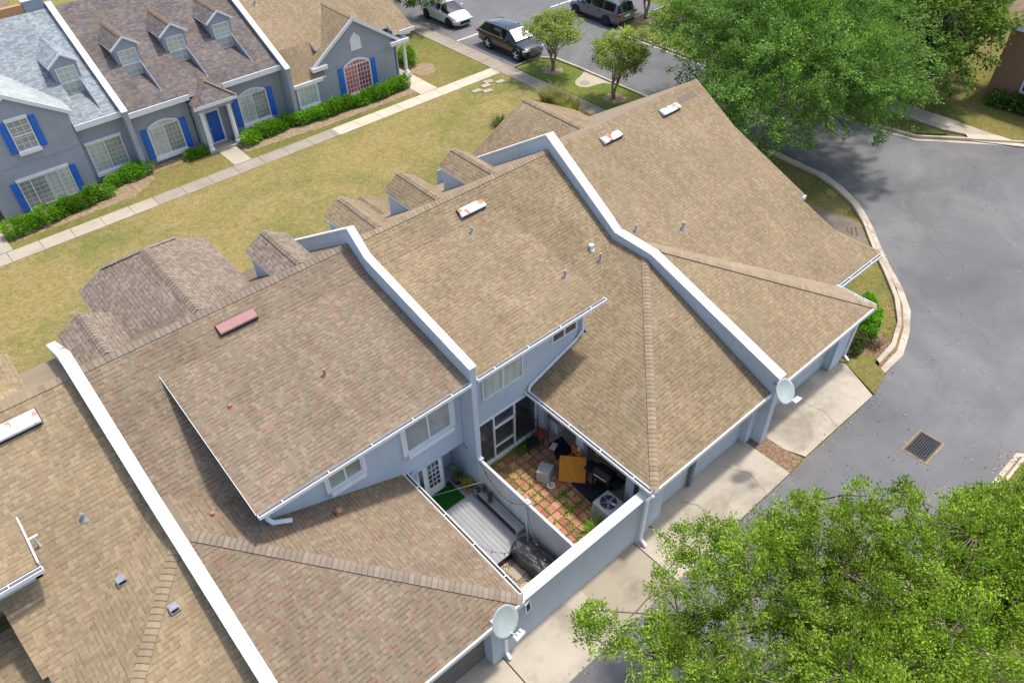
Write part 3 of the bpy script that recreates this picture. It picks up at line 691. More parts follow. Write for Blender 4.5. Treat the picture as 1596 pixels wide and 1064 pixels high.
# arcade wall beside the patio
b = MB(); xa, xb = 12.15, 12.35
for y0, y1 in ((12.78,13.1),(10.85,11.2),(8.62,8.95),(7.98,8.1)): b.box(xa, xb, y0, y1, 0, 2.4)
b.box(xa, xb, 8.1, 8.62, 0, .7); b.box(xa, xb, 8.1, 8.62, 1.9, 2.4)
for y0, y1 in ((11.2,12.78),(8.95,10.85)):
    b.box(xa, xb, y0, y1, 2.12, 2.4)
    b.prism([(xa,y0,1.72),(xa,y0,2.12),(xa,y0+.4,2.12)], (xb-xa,0,0)); b.prism([(xa,y1,1.72),(xa,y1-.4,2.12),(xa,y1,2.12)], (xb-xa,0,0))
b.build('arcade_wall', 'blue', U2)
b = MB(); b.box(12.22,12.25,8.1,8.62,.7,1.9); w_ = b.build('window', 'glass', U2)
b = MB(); b.box(12.2,12.27,8.33,8.38,.7,1.9); b.build('frame', 'blue', w_)
garage_mass(U2, 11.98, 17.47, 7.8, 8.05, dx0=12.6, dx1=17.1)
b = MB(); b.box(11.7, 17.47, 7.50, 7.55, 2.34, 2.50); b.build('fascia', 'trim', U2)
# roof fittings
roof_vent(U2, 13.3, 17.7, STEEP, 1.05, 'rusty')
pipe(U2, 12.72, 16.95, SHED, .22, .045)
pipe(U2, 16.45, 14.95, STEEP, .14, .045, 'gutter', hood=True); pipe(U2, 16.45, 14.5, STEEP, .35, .04); pipe(U2, 13.95, 13.75, SHED, .28, .045)

# ---- right end unit
U1 = thing('townhouse', 'end townhouse at the right with two roof vents, next to the curved kerb', 'townhouse', (0,0,0), 'townhouses of the near row')
PU = Plane(0, .5, RZ-.5*RY); EP = Plane(-.41, 0, 2.5+.41*24.0)
b = MB(); X0 = 17.79
yvv = lambda x: (EP.z(x, 0)-PU.c)/PU.b
slab(b, [(X0,RY),(X0,yvv(18.25)),(18.25,yvv(18.25)),(24.05,9.22),(27.15,9.15),(26.15,10.5),(25.9,12.38),(26.22,12.45),(25.85,16.0),(26.1,RY)], PU)
slab(b, [(24.0,7.55),(18.25,13.3),(18.25,yvv(18.25)),(24.05,9.22)], EP, .14, 2)
slab(b, [(24.0,7.55),(X0,7.55),(X0,13.3),(18.25,13.3)], ALLEY)
b.face([(18.25,13.3,4.858),(18.25,yvv(18.25),4.858),(X0,yvv(18.25),4.858),(X0,13.3,4.858)])
slab(b, [(X0,RY),(X0,25.7),(26.1,25.7),(26.1,RY)], FRONT, .14, 2)
# short flared skirt beside the side eave
b.face([(27.15,9.15,2.47),(27.35,9.2,2.42),(26.5,10.9,3.0),(26.15,10.5,3.13)], 0, [(0,0),(0,.3),(1.6,.3),(1.6,0)])
b.build('roof', ['sh_tan1', 'trim', 'sh_smooth'], U1)
cap(U1, (X0+.03, RY, RZ), (26.05, RY, RZ), 'cap_tan', .15, .09)
cap(U1, (24.05, 9.22, PU.z(0,9.22)), (18.25, yvv(18.25), PU.z(0,yvv(18.25))), 'debris', .02, 0, 'valley_flashing', -.006)
cap(U1, (24.0, 7.55, 2.5), (18.25, 13.3, 4.86), 'cap_tan', .15, .03)
# big front gable
b = MB(); gx, gz, gy = 21.1, 6.0, 23.7
for s_ in (-1, 1): slab(b, [(gx,19.9),(gx,gy),(gx+s_*3.15,gy),(gx+s_*3.15,22.3)], Plane(-s_*.5, 0, gz+s_*.5*gx), .1)
gb = b.build('front_gable', ['sh_tan', 'trim'], U1)
b = MB(); b.face([(gx-3,gy-.2,0),(gx-3,gy-.2,4.4),(gx,gy-.2,5.85),(gx+3,gy-.2,4.4),(gx+3,gy-.2,0)]); b.build('gable_wall', 'blue', gb)
cap(gb, (gx,20.0,gz), (gx,gy,gz), 'cap_tan', .14, .06)
b = MB()
b.prism([(25.7,10.9,0),(25.7,25.1,0),(25.7,25.1,2.6),(25.7,RY,RZ-.2),(25.7,12.6,3.9),(25.7,10.9,3.1)], (.12,0,0))
b.box(23.5, 26.4, 9.65, 9.8, 0, 2.5); b.box(26.3,26.4,9.8,11.0,0,2.5); b.box(25.7,26.4,10.95,11.05,0,2.9); b.box(23.35,23.5,7.85,9.8,0,2.5)
b.build('wall', 'blue', U1)
garage_mass(U1, 17.79, 23.35, 7.82, 8.1, dx0=18.5, dx1=22.45)
b = MB(); b.box(22.42, 23.1, 7.79, 7.82, 0, 2.3); b.build('corner_pier', 'blue', U1)
b = MB(); b.box(X0, 24.0, 7.50, 7.55, 2.34, 2.5); b.build('fascia', 'trim', U1)
gutter(U1, (24.02,7.6,2.47), (24.02,9.2,2.47), (1,0,0)); gutter(U1, (24.1,9.14,2.47), (27.1,9.14,2.47), (0,-1,0))
downspout(U1, [(24.0,7.6,2.35),(23.5,7.75,2.15),(23.42,7.78,.2),(23.42,7.6,.08)], s=.05)
b = MB(); b.box(26.05,26.25,12.35,12.42,3.92,4.06); b.build('gutter', 'gutter', U1)
b = MB(); b.box(23.0,23.12,7.66,7.8,2.0,2.2); b.build('wall_lamp', 'trim', U1)
roof_vent(U1, 20.2, 17.72, PU, .95, 'rusty'); roof_vent(U1, 23.6, 17.7, PU, 1.0, 'rusty2')
pipe(U1, 18.2, 14.45, PU, .26, .045); pipe(U1, 20.0, 13.7, PU, .28, .05)
c = Vector((24.9, 17.87, PU.z(0, 17.87)+.006)); b = MB(); b.obox(c, (.5,0,0), (0,.11,.055), (0,0,.006)); b.build('shingle_patch', 'sh_grey', U1)

# ---- pinkish-roof unit
U3 = thing('townhouse', 'townhouse with the mottled pinkish brown roof, raised shed dormer and wood deck courtyard', 'townhouse', (0,0,0), 'townhouses of the near row')
b = MB(); X0, X1 = .61, 8.86; xe = 6.55; xl = 2.17
EP3 = Plane(-.41, 0, 2.5+.41*xe); yv3 = lambda x: (EP3.z(x, 0)-STEEP.c)/STEEP.b; XK = .8
slab(b, [(X1,RY),(X1,YB),(2.45,YB),(2.45,yv3(2.45)),(XK,yv3(XK)),(X0,yv3(XK)),(X0,RY)], STEEP)
slab(b, [(X1,12.4),(X1,YB),(xl,YB),(xl,12.4)], SHED, .12, 0, 2)
slab(b, [(xe,7.55),(XK,13.3),(XK,yv3(XK)),(2.45,yv3(2.45)),(2.45,13.02),(xe,13.02)], EP3)
slab(b, [(xe,7.55),(X0,7.55),(X0,13.3),(XK,13.3)], ALLEY)
b.face([(X0,13.3,4.858),(XK,13.3,4.858),(XK,yv3(XK),4.858),(X0,yv3(XK),4.858)])
slab(b, [(X0,RY),(X0,25.7),(X1,25.7),(X1,RY)], FRONT)
b.build('roof', ['sh_pink', 'trim', 'debris'], U3)
cap(U3, (X0+.03, RY, RZ), (X1-.03, RY, RZ), 'cap_pink', .16, .1)
cap(U3, (xe-.02, 7.57, 2.51), (XK, 13.3, 4.86), 'cap_pink', .15, .035)
gdormer(U3, 7.3, 21.0, 6.93, .76, FRONT, 'sh_grey', 'cap_pink', 6.47)
gdormer(U3, 1.4, 21.0, 6.85, .78, FRONT, 'sh_grey', 'cap_pink', 6.42)
b = MB(); gx, gz = 3.98, 7.03
for s_ in (-1, 1): slab(b, [(gx,18.3),(gx,22.5),(gx+s_*1.2,23.45),(gx+s_*2.15,23.45),(gx+s_*2.15,19.4),(gx+s_*1.2,18.45)], Plane(-s_*.53, 0, gz+s_*.53*gx), .09)
b.face([(gx,22.5,gz),(gx+1.2,23.45,gz-.636),(gx-1.2,23.45,gz-.636)])
gb = b.build('cross_gable', ['sh_grey', 'trim'], U3)
cap(gb, (gx,18.5,gz), (gx,22.5,gz), 'cap_pink', .16, .09); cap(gb, (gx-1.2,23.43,gz-.62), (gx,22.5,gz), 'cap_pink', .1, .02); cap(gb, (gx+1.2,23.43,gz-.62), (gx,22.5,gz), 'cap_pink', .1, .02)
b = MB(); b.face([(gx-2,23.3,0),(gx-2,23.3,5.9),(gx-1.2,23.3,6.4),(gx+1.2,23.3,6.4),(gx+2,23.3,5.9),(gx+2,23.3,0)])
b.face([(gx-1.95,20,4),(gx-1.95,23.3,3),(gx-1.95,23.3,5.95),(gx-1.95,20.3,5.95)]); b.face([(gx+1.95,20,4),(gx+1.95,23.3,3),(gx+1.95,23.3,5.95),(gx+1.95,20.3,5.95)][::-1]); b.build('gable_wall', 'blue', gb)
b = MB()
b.box(2.42, 8.86, 13.0, 13.35, 2.15, 5.3); b.box(6.3, 8.12, 13.2, 13.35, 0, 2.15)
b.box(8.12, 8.86, 13.85, 14.0, 0, 2.4); b.box(8.04, 8.12, 13.35, 13.95, 0, 2.2); b.box(8.12,8.86,13.35,13.9,2.15,2.2)
b.prism([(2.42,13.35,3.4),(2.42,YB,6.2),(2.42,13.35,5.4)], (.12,0,0))
b.box(6.25, 6.4, 8.0, 13.35, 0, 2.4); b.build('wall', 'blue', U3)
b = MB(); b.box(.61, 8.86, 25.0, 25.2, 0, 2.5); b.build('front_wall', 'blue', U3)
b = MB(); b.box(2.3, 8.86, 12.5, 13.0, 5.18, 5.21); b.build('soffit', 'trim', U3)
b = MB()
for ya, yb_ in ((12.4, YB),): b.prism([(xl-.01,ya,SHED.z(0,ya)-.03),(xl-.01,yb_,SHED.z(0,yb_)-.03),(xl-.01,yb_,SHED.z(0,yb_)+.012),(xl-.01,ya,SHED.z(0,ya)+.012)], (.012,0,0))
b.build('rake_board', 'trim', U3)
window(U3, 6.85, 8.41, 3.37, 4.41, 13.0, 'blind_h', fr=.05, trim=.13, sill=.02)
window(U3, 4.33, 5.31, 3.87, 4.47, 13.0, 'pane_dark', fr=.05, trim=.1, sill=.02)
gutter(U3, (xl+.02, 12.42, 5.33), (8.84, 12.42, 5.33), (0,-1,0))
gutter(U3, (xe+.02, 13.0, 2.48), (xe+.02, 7.75, 2.48), (1,0,0))
downspout(U3, [(2.4,12.42,5.22),(2.48,12.9,5.0),(2.48,12.92,4.3),(2.55,12.8,4.2),(2.95,12.62,4.12)], s=.06)
# french door
DX0, DX1, DZ0, DZ1, DY = 7.37, 8.04, .36, 2.1, 13.2
b = MB(); b.box(DX0,DX1,DY-.04,DY,DZ0,DZ1); dr = b.build('door', 'trim', U3)
b = MB(); b.box(DX0+.13,DX1-.12,DY-.055,DY-.04,.78,1.9); b.build('pane', 'glass', dr)
b = MB()
for i in range(1, 3): x = DX0+.13+.41*i/3; b.box(x-.01,x+.01,DY-.07,DY-.055,.78,1.9)
for i in range(1, 5): z = .78+1.12*i/5; b.box(DX0+.13,DX1-.12,DY-.07,DY-.055,z-.01,z+.01)
b.tube([(DX0+.06,DY-.1,1.0),(DX0+.06,DY-.04,1.0)], .03, 8); b.build('muntins', 'trim', dr)
b = MB(); b.box(7.1,DX0-.07,DY-.04,DY,DZ0,DZ1); b.box(DX0-.07,DX0-.003,DY-.06,DY,DZ0,DZ1+.05); s2 = b.build('sidelight', 'trim', U3)
b = MB(); b.box(7.16,7.32,DY-.055,DY-.04,.78,1.9); b.build('pane', 'glass', s2)
M['shaded_door'] = plain('shaded_garage_door', (.15,.135,.12), .7)  # door colour darkened so it carries the shadow on the door
garage_mass(U3, .61, 6.4, 7.72, 8.02, dmat='shaded_door', dx0=1.2, dx1=5.5)
b = MB(); b.box(X0, xe, 7.50, 7.55, 2.34, 2.5); b.build('fascia', 'trim', U3)
downspout(U3, [(6.1,7.62,2.2),(5.96,7.66,2.1),(5.96,7.66,.2),(5.96,7.5,.07)], s=.05)
roof_vent(U3, 4.68, 17.72, STEEP, 1.15, 'redvent')
pipe(U3, 5.74, 14.9, SHED, .24, .045, 'copper'); pipe(U3, 3.2, 15.45, SHED, .1, .05, 'copper'); 
b = MB(); pz = EP3.z(4.15, 12.4); b.box(4.05,4.28,12.3,12.5,pz-.1,pz+.12); b.tube([(4.16,12.4,pz+.1),(4.16,12.35,pz+.2)], .08, 8); b.build('roof_vent', 'copper', U3)
pipe(U3, 1.47, 13.75, EP3, .12, .05, 'copper')
window_list = []

# ---- lower left unit
U4 = thing('townhouse', 'lower left townhouse with golden tan roof, long white vent and two small box vents', 'townhouse', (0,0,0), 'townhouses of the near row')
b = MB(); X1 = .35; xe = X1-5.75; xr = -3.25; XL = -9
W4 = Plane(.41, 0, 2.5-.41*xe); yv4 = lambda x: (W4.z(x, 0)-STEEP.c)/STEEP.b
slab(b, [(X1,RY),(XL,RY),(XL,14.55),(-3.37,14.55),(-3.37,13.0),(xr,13.0),(xr,yv4(xr)),(X1-.02,yv4(X1))], STEEP)
slab(b, [(xe,7.55),(X1-.02,13.3),(X1-.02,yv4(X1)),(xr,yv4(xr)),(xr,12.6),(xe,12.6)], W4)
slab(b, [(xe,7.55),(X1,7.55),(X1,13.3)], ALLEY)
slab(b, [(-2.2,14.4),(-2.22,16.05),(XL,16.05),(XL,14.4)], Plane(0,.06,5.5-.06*14.4), .16)
slab(b, [(X1,RY),(X1,25.7),(XL,25.7),(XL,RY)], FRONT, .14, 2)
b.build("roof", ["sh_tan4", "debris", "sh_smooth"], U4)
cap(U4, (X1-.03, RY, RZ), (XL, RY, RZ), 'cap_tan', .15, .09)
cap(U4, (xr, yv4(xr), STEEP.z(0,yv4(xr))), (X1-.1, yv4(X1-.1), STEEP.z(0,yv4(X1-.1))), 'cap_gold', .035, 0, 'valley_flashing', -.004)
cap(U4, (xe, 7.55, 2.5), (X1-.05, 13.25, 4.84), 'cap_gold', .16, .03)
b = MB(); b.box(XL, -2.35, 14.75, 14.9, 4.7, 5.36); b.box(-2.5,-2.35,14.75,16.0,3.8,5.36); b.prism([(-3.33,13.1,0),(-3.33,14.5,0),(-3.33,14.5,4.4),(-3.33,13.1,3.5)], (.1,0,0)); b.build('wall', 'blue', U4)
gutter(U4, (-2.2,14.38,5.48), (-8,14.38,5.48), (0,-1,0))
b = MB(); b.box(-2.23,-2.2,14.4,16.05,5.46,5.62); b.build('rake_board', 'trim', U4)
b = MB(); x_, y_ = -2.1, 15.3; z_ = STEEP.z(0, y_); b.tube([(x_,y_,z_),(x_,y_,z_+.4)], .03, 8); b.tube([(x_-.1,y_,z_+.4),(x_+.1,y_,z_+.4)], .03, 8); b.build('vent_pipe', 'trim', U4)
garage_mass(U4, xe+.3, X1, 7.8, 8.05, dx0=-4.7, dx1=-.4)
b = MB(); slab(b, [(xr-.02,9.0),(-9,9.0),(-9,15),(xr-.02,15)], Plane(.0,.35,1.35-.35*9), .1); b.build('lower_roof', ['sh_tan4', 'trim'], U4)
gx = -2.95
b = MB()
for s_ in (-1, 1): slab(b, [(gx,18.45),(gx,22.0),(gx+s_*2.25,22.0),(gx+s_*2.25,19.9)], Plane(-s_*.55, 0, 7.1+s_*.55*gx), .09)
b.build('cross_gable', ['sh_tan4', 'trim'], U4)
roof_vent(U4, -1.6, 17.78, STEEP, 1.75, 'rusty2', wd=.42, h=.2)
pipe(U4, -1.03, 15.35, STEEP, .22, .045); boxvent(U4, -1.02, 13.7, W4); boxvent(U4, -.36, 12.1, ALLEY)

# ------------------------------------------------------------------ courtyard walls and fence
t = thing('courtyard_wall', 'long blue-grey stucco wall with white coping enclosing both courtyards along the alley', 'wall', (0,0,0))
b = MB(); b.box(6.4, 11.98, 7.72, 7.96, 0, 2.06); b.box(5.5,6.4,7.68,7.72,0,2.3); b.build('wall', 'bluegrey', t)
b = MB(); b.box(6.5, 11.95, 7.68, 8.0, 2.064, 2.12); b.build('coping', 'white', t)
t = thing('vinyl_fence', 'off-white vinyl privacy fence dividing the deck courtyard from the brick patio', 'fence', (8.97,0,0))
n = NT('aged_vinyl'); k = n.ramp(n.noise(1.5, 5, vec=n.scale(n.pos(), (1,1,.6))), [(.3, (.56,.54,.50)), (.7, (.66,.65,.61))]); M['vinyl'] = n.base(k, .6, 0, .3)
for y0, y1 in ((8.06,10.03),(10.15,12.28)):
    b = MB(); b.box(-.025,.025,y0,y1,.12,1.74)
    b.build('fence_panel', 'vinyl', t)
    b = MB(); b.box(-.04,.04,y0,y1,1.742,1.81); b.box(-.035,.035,y0,y1,.05,.12); b.build('rail', 'white', t)
for y in (8.02,10.09,12.31):
    b = MB(); b.box(-.065,.065,y-.065,y+.065,0,1.86); p_ = b.build('fence_post', 'vinyl', t)
    b = MB(); b.box(-.085,.085,y-.085,y+.085,1.862,1.89); b.prism([(-.07,y-.07,1.89),(.07,y-.07,1.89),(.07,y+.07,1.89),(-.07,y+.07,1.89)], (0,0,.02)); b.tube([(0,y,1.91),(0,y,1.96)], [.06,.02], 8); b.build('post_cap', 'white', p_)

# ------------------------------------------------------------------ satellite dishes
def dish(label, loc, look, rad, mastpts):
    t = thing('satellite_dish', label, 'satellite dish', loc, 'grey satellite dishes on the garage corners')
    look = Vector(look).normalized(); a = look.orthogonal().normalized()
    a = Vector((0,0,1)).cross(look).normalized(); u = look.cross(a)
    b = MB(); N, K = 28, 6
    def P(r, k, off=0): th = 2*math.pi*k/N; return a*(math.cos(th)*r*rad)+u*(math.sin(th)*r*rad*1.08)+look*(r*r*.16*rad+off)
    for off in (0, -.014):
        for i in range(K):
            for k in range(N):
                q = [P(i/K, k, off), P((i+1)/K, k, off), P((i+1)/K, k+1, off), P(i/K, k+1, off)]
                b.face(q if off == 0 else q[::-1])
    for k in range(N): b.face([P(1,k), P(1,k,-.014), P(1,k+1,-.014), P(1,k+1)])
    o = b.build('reflector', 'dish', t, smooth=True)
    b = MB(); tip = look*(rad*1.05)-u*(rad*.75)
    b.tube([-u*rad*.95, tip], .018, 6)
    b.obox(tip+look*.0, a*.16, look*.03, u*.03); 
    for e in (-1, 0, 1): b.tube([tip+a*.11*e, tip+a*.11*e-look*.11+u*.05], [.035,.045], 8)
    b.build('receiver_arm', 'trim', t)
    b = MB(); b.tube([-look*.015, -look*.12], .09, 8); b.tube([Vector((0,0,0))-look*.1]+[Vector(p) for p in mastpts], .028, 8); b.box(mastpts[-1][0]-.07, mastpts[-1][0]+.07, mastpts[-1][1]-.08, mastpts[-1][1]+.08, mastpts[-1][2]-.04, mastpts[-1][2]+.04)
    b.build('mast', 'metal', t)
M['dish'] = plain('grey_dish_paint', (.40,.45,.43), .5, var=.08)
dish('grey satellite dish on the garage corner beside the small solar light', (5.62,7.25,3.02), (.12,-.9,.50), .42, [(0,.1,-.35),(-.05,.35,-.5)])
dish('grey satellite dish at the end of the bent party wall above the driveway', (17.2,7.05,3.18), (-.05,-.78,.62), .40, [(.05,.2,-.35),(.25,.45,-.2)])
t = thing('solar_light', 'small white-framed solar panel light at the end of the courtyard wall coping', 'solar light', (6.78,7.66,1.72))
b = MB(); b.obox((0,0,0), (.1,.02,0), (-.0,.03,.18), (0,-.02,.006)); b.build('frame', 'trim', t)
b = MB(); b.obox((0,-.011,.004), (.07,.014,0), (0,.0215,.13), (0,-.02,.004)); b.build('panel', 'navy', t)

# ------------------------------------------------------------------ far row of townhouses
LP = Plane(0, .487, 3.29-.487*40.65); LY = 47.9; LZ = LP.z(0, LY); LB = Plane(0, -.487, LZ+.487*LY)
GF = 'townhouses across the lawn'
def fgable(parent, xc, yf, zr, hw, sl, shm, wallm, zb=0, yend=None, name='front_gable', over=.12, wx=None, capm=None, rake=.2):
    """gable facing -y on a slope that rises towards +y"""
    ze = zr-hw*sl; yr = yend or LY-(LZ-zr)/.487; ye = max(yf+.05, LY-(LZ-ze)/.487)
    b = MB()
    for s_ in (-1, 1): slab(b, [(xc,yf-over),(xc,yr),(xc+s_*hw,ye),(xc+s_*hw,yf-over)], Plane(-s_*sl, 0, zr+s_*sl*xc), .08)
    g_ = b.build(name, [shm, 'trim'], parent)
    wx = wx or hw-.2; b = MB(); zz = zr-.1
    b.prism([(xc-wx,yf,zb),(xc+wx,yf,zb),(xc+wx,yf,zr-wx*sl-.08),(xc,yf,zz),(xc-wx,yf,zr-wx*sl-.08)], (0,max(.2,ye-yf),0))
    b.build('gable_wall', wallm, g_)
    b = MB()
    for s_ in (-1, 1):
        b.prism([(xc,yf-over-.03,zr+.01),(xc+s_*hw,yf-over-.03,ze+.01),(xc+s_*hw,yf-over-.03,ze-rake),(xc,yf-over-.03,zr-rake*1.1)], (0,.05,0))
    b.build('rake_board', 'trim', g_)
    if capm: cap(g_, (xc,yr,zr), (xc,yf-over,zr), capm, .13, .08)
    return g_
def well_dormer(t, xc, shm, wallm, capm, pane2):
    g_ = fgable(t, xc, 43.45, 6.05, .78, .72, shm, wallm, 4.2, name='dormer', over=.1, wx=.62, capm=capm, rake=.1)
    window(t, xc-.43, xc+.43, 3.98, 5.30, 43.44, 'blind_v', cols=3, rows=5, fr=.04, mull=[], split=4.57, name='window')
def well_roof(t, x0, x1, yE, wells, shm, cut=None):
    b = MB(); xs = [x0]
    if cut: slab(b, [(x0,cut[1]),(cut[0],cut[1]),(cut[0],LY),(x0,LY)], LP, .16); xs = [cut[0]]
    for xc in wells: xs += [xc-.5, xc+.5]
    xs.append(x1)
    for i in range(len(xs)-1):
        a, c = xs[i], xs[i+1]
        if i % 2 == 0: slab(b, [(a,yE),(c,yE),(c,LY),(a,LY)], LP, .16)
        else:
            slab(b, [(a,yE),(c,yE),(c,41.36),(a,41.36)], LP, .16); slab(b, [(a,43.45),(c,43.45),(c,LY),(a,LY)], LP, .16)
            fz = LP.z(0,41.36)
            slab(b, [(a,41.36),(c,41.36),(c,43.6),(a,43.6)], Plane(0,.16,fz-.16*41.36), .05)
            for x, fl in ((a, 1), (c, -1)):
                b.prism([(x-.03*(1-fl)/2*0-.0,41.3,fz-.03),(x,43.5,fz-.03),(x,43.5,LP.z(0,43.5)+.01),(x,41.3,LP.z(0,41.3)+.01)], (.03*fl,0,0), 2 if fl < 0 else 0)
    slab(b, [(x0,LY),(x0,LY+7.5),(x1,LY+7.5),(x1,LY)], LB, .16)
    return b.build('roof', [shm, 'trim', 'grey'], t)
L1 = thing('townhouse', 'far-row townhouse at the left with pale grey roof and two-storey gable', 'townhouse', (0,0,0), GF)
well_roof(L1, -6, 8.8, 40.95, (7.62,), 'sh_pale', (6.5, 42.6))
well_dormer(L1, 7.62, 'sh_pale', 'grey', None, None)
fgable(L1, 4.15, 41.0, 5.86, 2.57, .655, 'sh_pale2', 'grey', 0, wx=2.3)
b = MB(); b.box(6.3,8.85,41.35,41.55,0,3.2); b.build('wall', 'grey', L1)
b = MB(); b.box(-6,1.85,42.4,42.6,0,3.9); b.build('entry_wall', 'grey', L1)
b = MB(); b.box(1.86,6.44,40.975,41.0,2.42,2.47); b.build('band', 'grey', L1)
b = MB(); b.box(6.5,8.8,40.9,40.97,3.13,3.42); b.build('fascia', 'trim', L1)
window(L1, 3.82, 4.70, 3.05, 4.48, 41.0, 'blind_h', cols=3, rows=5, mull=[], split=3.75, shutters=.3, head=.02, sill=.03)
window(L1, 3.10, 5.44, .12, 1.56, 41.0, 'pane_dark', cols=9, rows=6, mull=[3.62,4.92], shutters=.3, head=.03, pane2='curtain', mun=.007)
window(L1, 6.73, 8.42, .56, 2.08, 41.35, 'curtain', cols=8, rows=6, head=.05, sill=.04, pane2='pane_dark', mun=.006)
b = MB(); b.box(.3,1.2,42.34,42.4,0,2.05); b.build('door', 'trim', L1)
L2 = thing('townhouse', 'far-row townhouse with dark brown roof, three dormers and a royal blue front door', 'townhouse', (0,0,0), GF)
W3 = (10.76, 13.36, 16.03)
well_roof(L2, 9.05, 17.75, 40.65, W3, 'sh_dark')
for xc in W3: well_dormer(L2, xc, 'sh_dark', 'grey', 'cap_rust', None)
b = MB(); b.box(9.05,12.25,41.12,41.3,0,3.2); b.box(14.25,17.75,41.12,41.3,0,3.2); b.box(12.25,14.25,40.95,41.1,1.95,3.2); b.box(12.25,12.85,40.93,41.1,0,1.95); b.box(13.7,14.25,40.93,41.1,0,1.95)
b.box(12.25,12.4,40.3,41.1,0,2.6); b.box(14.1,14.25,40.3,41.1,0,2.6); b.box(12.3,12.7,39.98,40.38,0,.16); b.box(13.9,14.3,39.98,40.38,0,.16); b.box(12.35,14.3,39.98,40.3,2.42,2.66); b.build('wall', 'grey', L2)
b = MB(); b.box(9.05,12.3,40.6,40.66,3.02,3.30); b.box(14.22,17.75,40.6,40.66,3.02,3.30); b.box(12.1,14.6,39.88,39.94,2.62,2.80); b.build('fascia', 'trim', L2)
b = MB(); zp = 3.74; A_, B_, C_ = (13.35,40.75,zp), (13.35,42.0,zp), None
lf, rt_ = (12.14,39.9,2.8), (14.6,39.9,2.8)
def hipface(b, pts):
    p0, p1 = Vector(pts[0]), Vector(pts[1]); e = (p1-p0).normalized(); nn = (p1-p0).cross(Vector(pts[2])-p0).normalized(); v = nn.cross(e)
    b.face(pts, 0, [((Vector(p)-p0).dot(e)+9, (Vector(p)-p0).dot(v)+9) for p in pts])
hipface(b, [lf, rt_, A_]); hipface(b, [rt_, (14.6,41.4,2.8), (13.35,42.2,zp), A_]); hipface(b, [(12.14,41.4,2.8), lf, A_, (13.35,42.2,zp)])
b.face([lf, (12.14,41.4,2.8), (14.6,41.4,2.8), rt_], 1)
pr = b.build('porch_roof', ['sh_dark', 'trim'], L2)
cap(pr, lf, A_, 'cap_rust', .1, .02); cap(pr, rt_, A_, 'cap_rust', .1, .02)
for x in (12.5, 14.07):
    b = MB(); b.tube([(x,40.18,.16),(x,40.18,.24),(x,40.18,.25),(x,40.18,2.3),(x,40.18,2.31),(x,40.18,2.42)], [.17,.17,.125,.11,.15,.16], 14); b.build('porch_column', 'trim', L2)
b = MB(); b.box(12.93,13.61,40.88,40.93,.17,1.9); d_ = b.build('door', 'door', L2)
b = MB(); b.box(12.83,12.925,40.85,40.93,.15,2.02); b.box(13.615,13.72,40.85,40.93,.15,2.02); b.box(12.925,13.615,40.85,40.93,1.91,2.02); b.box(12.8,13.75,40.8,40.93,.1,.165); b.build('frame', 'trim', d_)
b = MB(); b.tube([(13.0,40.84,1.0),(13.0,40.88,1.0)], .03, 8); b.build('handle', 'metal', d_)
b = MB(); b.box(12.7,13.9,39.95,40.85,0,.1); b.build('step', 'walk_mid', L2)
window(L2, 9.82, 11.45, .42, 1.98, 41.12, 'curtain', cols=8, rows=6, sill=.06, shutters=.31, arch=.22, pane2='pane_dark', mun=.006, fr=.07)
window(L2, 15.05, 16.68, .50, 2.05, 41.12, 'curtain', cols=8, rows=6, sill=.04, shutters=.31, arch=.22, pane2='pane_dark', mun=.006, fr=.07)
L3 = thing('townhouse', 'far-row end townhouse with tan roof and a gable over the arched red-curtained window', 'townhouse', (0,0,0), GF)
b = MB()
slab(b, [(18.0,41.5),(20.2,41.5),(20.2,40.95),(25.3,40.95),(25.3,40.35),(26.8,40.35),(26.8,LY),(18.0,LY)], LP, .16)
slab(b, [(18.0,41.5),(20.2,41.5),(20.2,40.2),(18.0,40.2)], Plane(0,1.25,LP.z(0,41.5)-1.25*41.5), .12)
slab(b, [(18,LY),(18,LY+7.5),(26.8,LY+7.5),(26.8,LY)], LB, .16)
b.build('roof', ['sh_tan1', 'trim'], L3)
fgable(L3, 22.62, 40.5, 4.80, 3.12, .68, 'sh_tan', 'grey', 0, wx=2.75, over=.2, capm='cap_tan')
b = MB(); b.box(18.0,20.0,40.45,40.62,0,2.1); b.box(25.3,25.5,40.5,47,0,3.2); b.box(19.9,25.35,40.47,40.5,2.22,2.27); b.build('wall', 'grey', L3)
b = MB(); b.box(18.0,19.95,40.12,40.2,1.86,2.06); b.box(19.45,20.45,40.18,40.5,2.42,2.64); b.box(24.95,26.3,40.18,40.5,2.42,2.64); b.box(25.7,26.85,40.3,40.36,2.93,3.16); b.build('fascia', 'trim', L3)
window(L3, 21.63, 23.37, .34, 1.98, 40.5, 'red_pane', cols=8, rows=6, sill=.05, shutters=.33, arch=.26, pane2='maroon_pane', mun=.012, fr=.08)
window(L3, 18.42, 19.5, .62, 1.62, 40.45, 'curtain', cols=5, rows=6, sill=.05, trim=.1, mull=[], fr=.06, head=.02, mun=.01)
b = MB(); b.prism([(22.3,40.44,2.9),(23.0,40.44,2.9),(23.0,40.44,3.5),(22.85,40.44,3.7),(22.72,40.44,3.74),(22.7,40.44,3.86),(22.6,40.44,3.86),(22.58,40.44,3.74),(22.45,40.44,3.7),(22.3,40.44,3.5)], (0,.05,0)); b.box(22.26,23.04,40.42,40.5,2.84,2.9); b.build('gable_vent', 'trim', L3)
for y in (40.75, 43.2):
    b = MB(); b.tube([(26.2,y,.3),(26.2,y,.42),(26.2,y,.45),(26.2,y,2.5),(26.2,y,2.52),(26.2,y,2.7)], [.16,.16,.11,.1,.14,.15], 12); b.box(26.02,26.38,y-.18,y+.18,0,.3); b.build('porch_column', 'trim', L3)
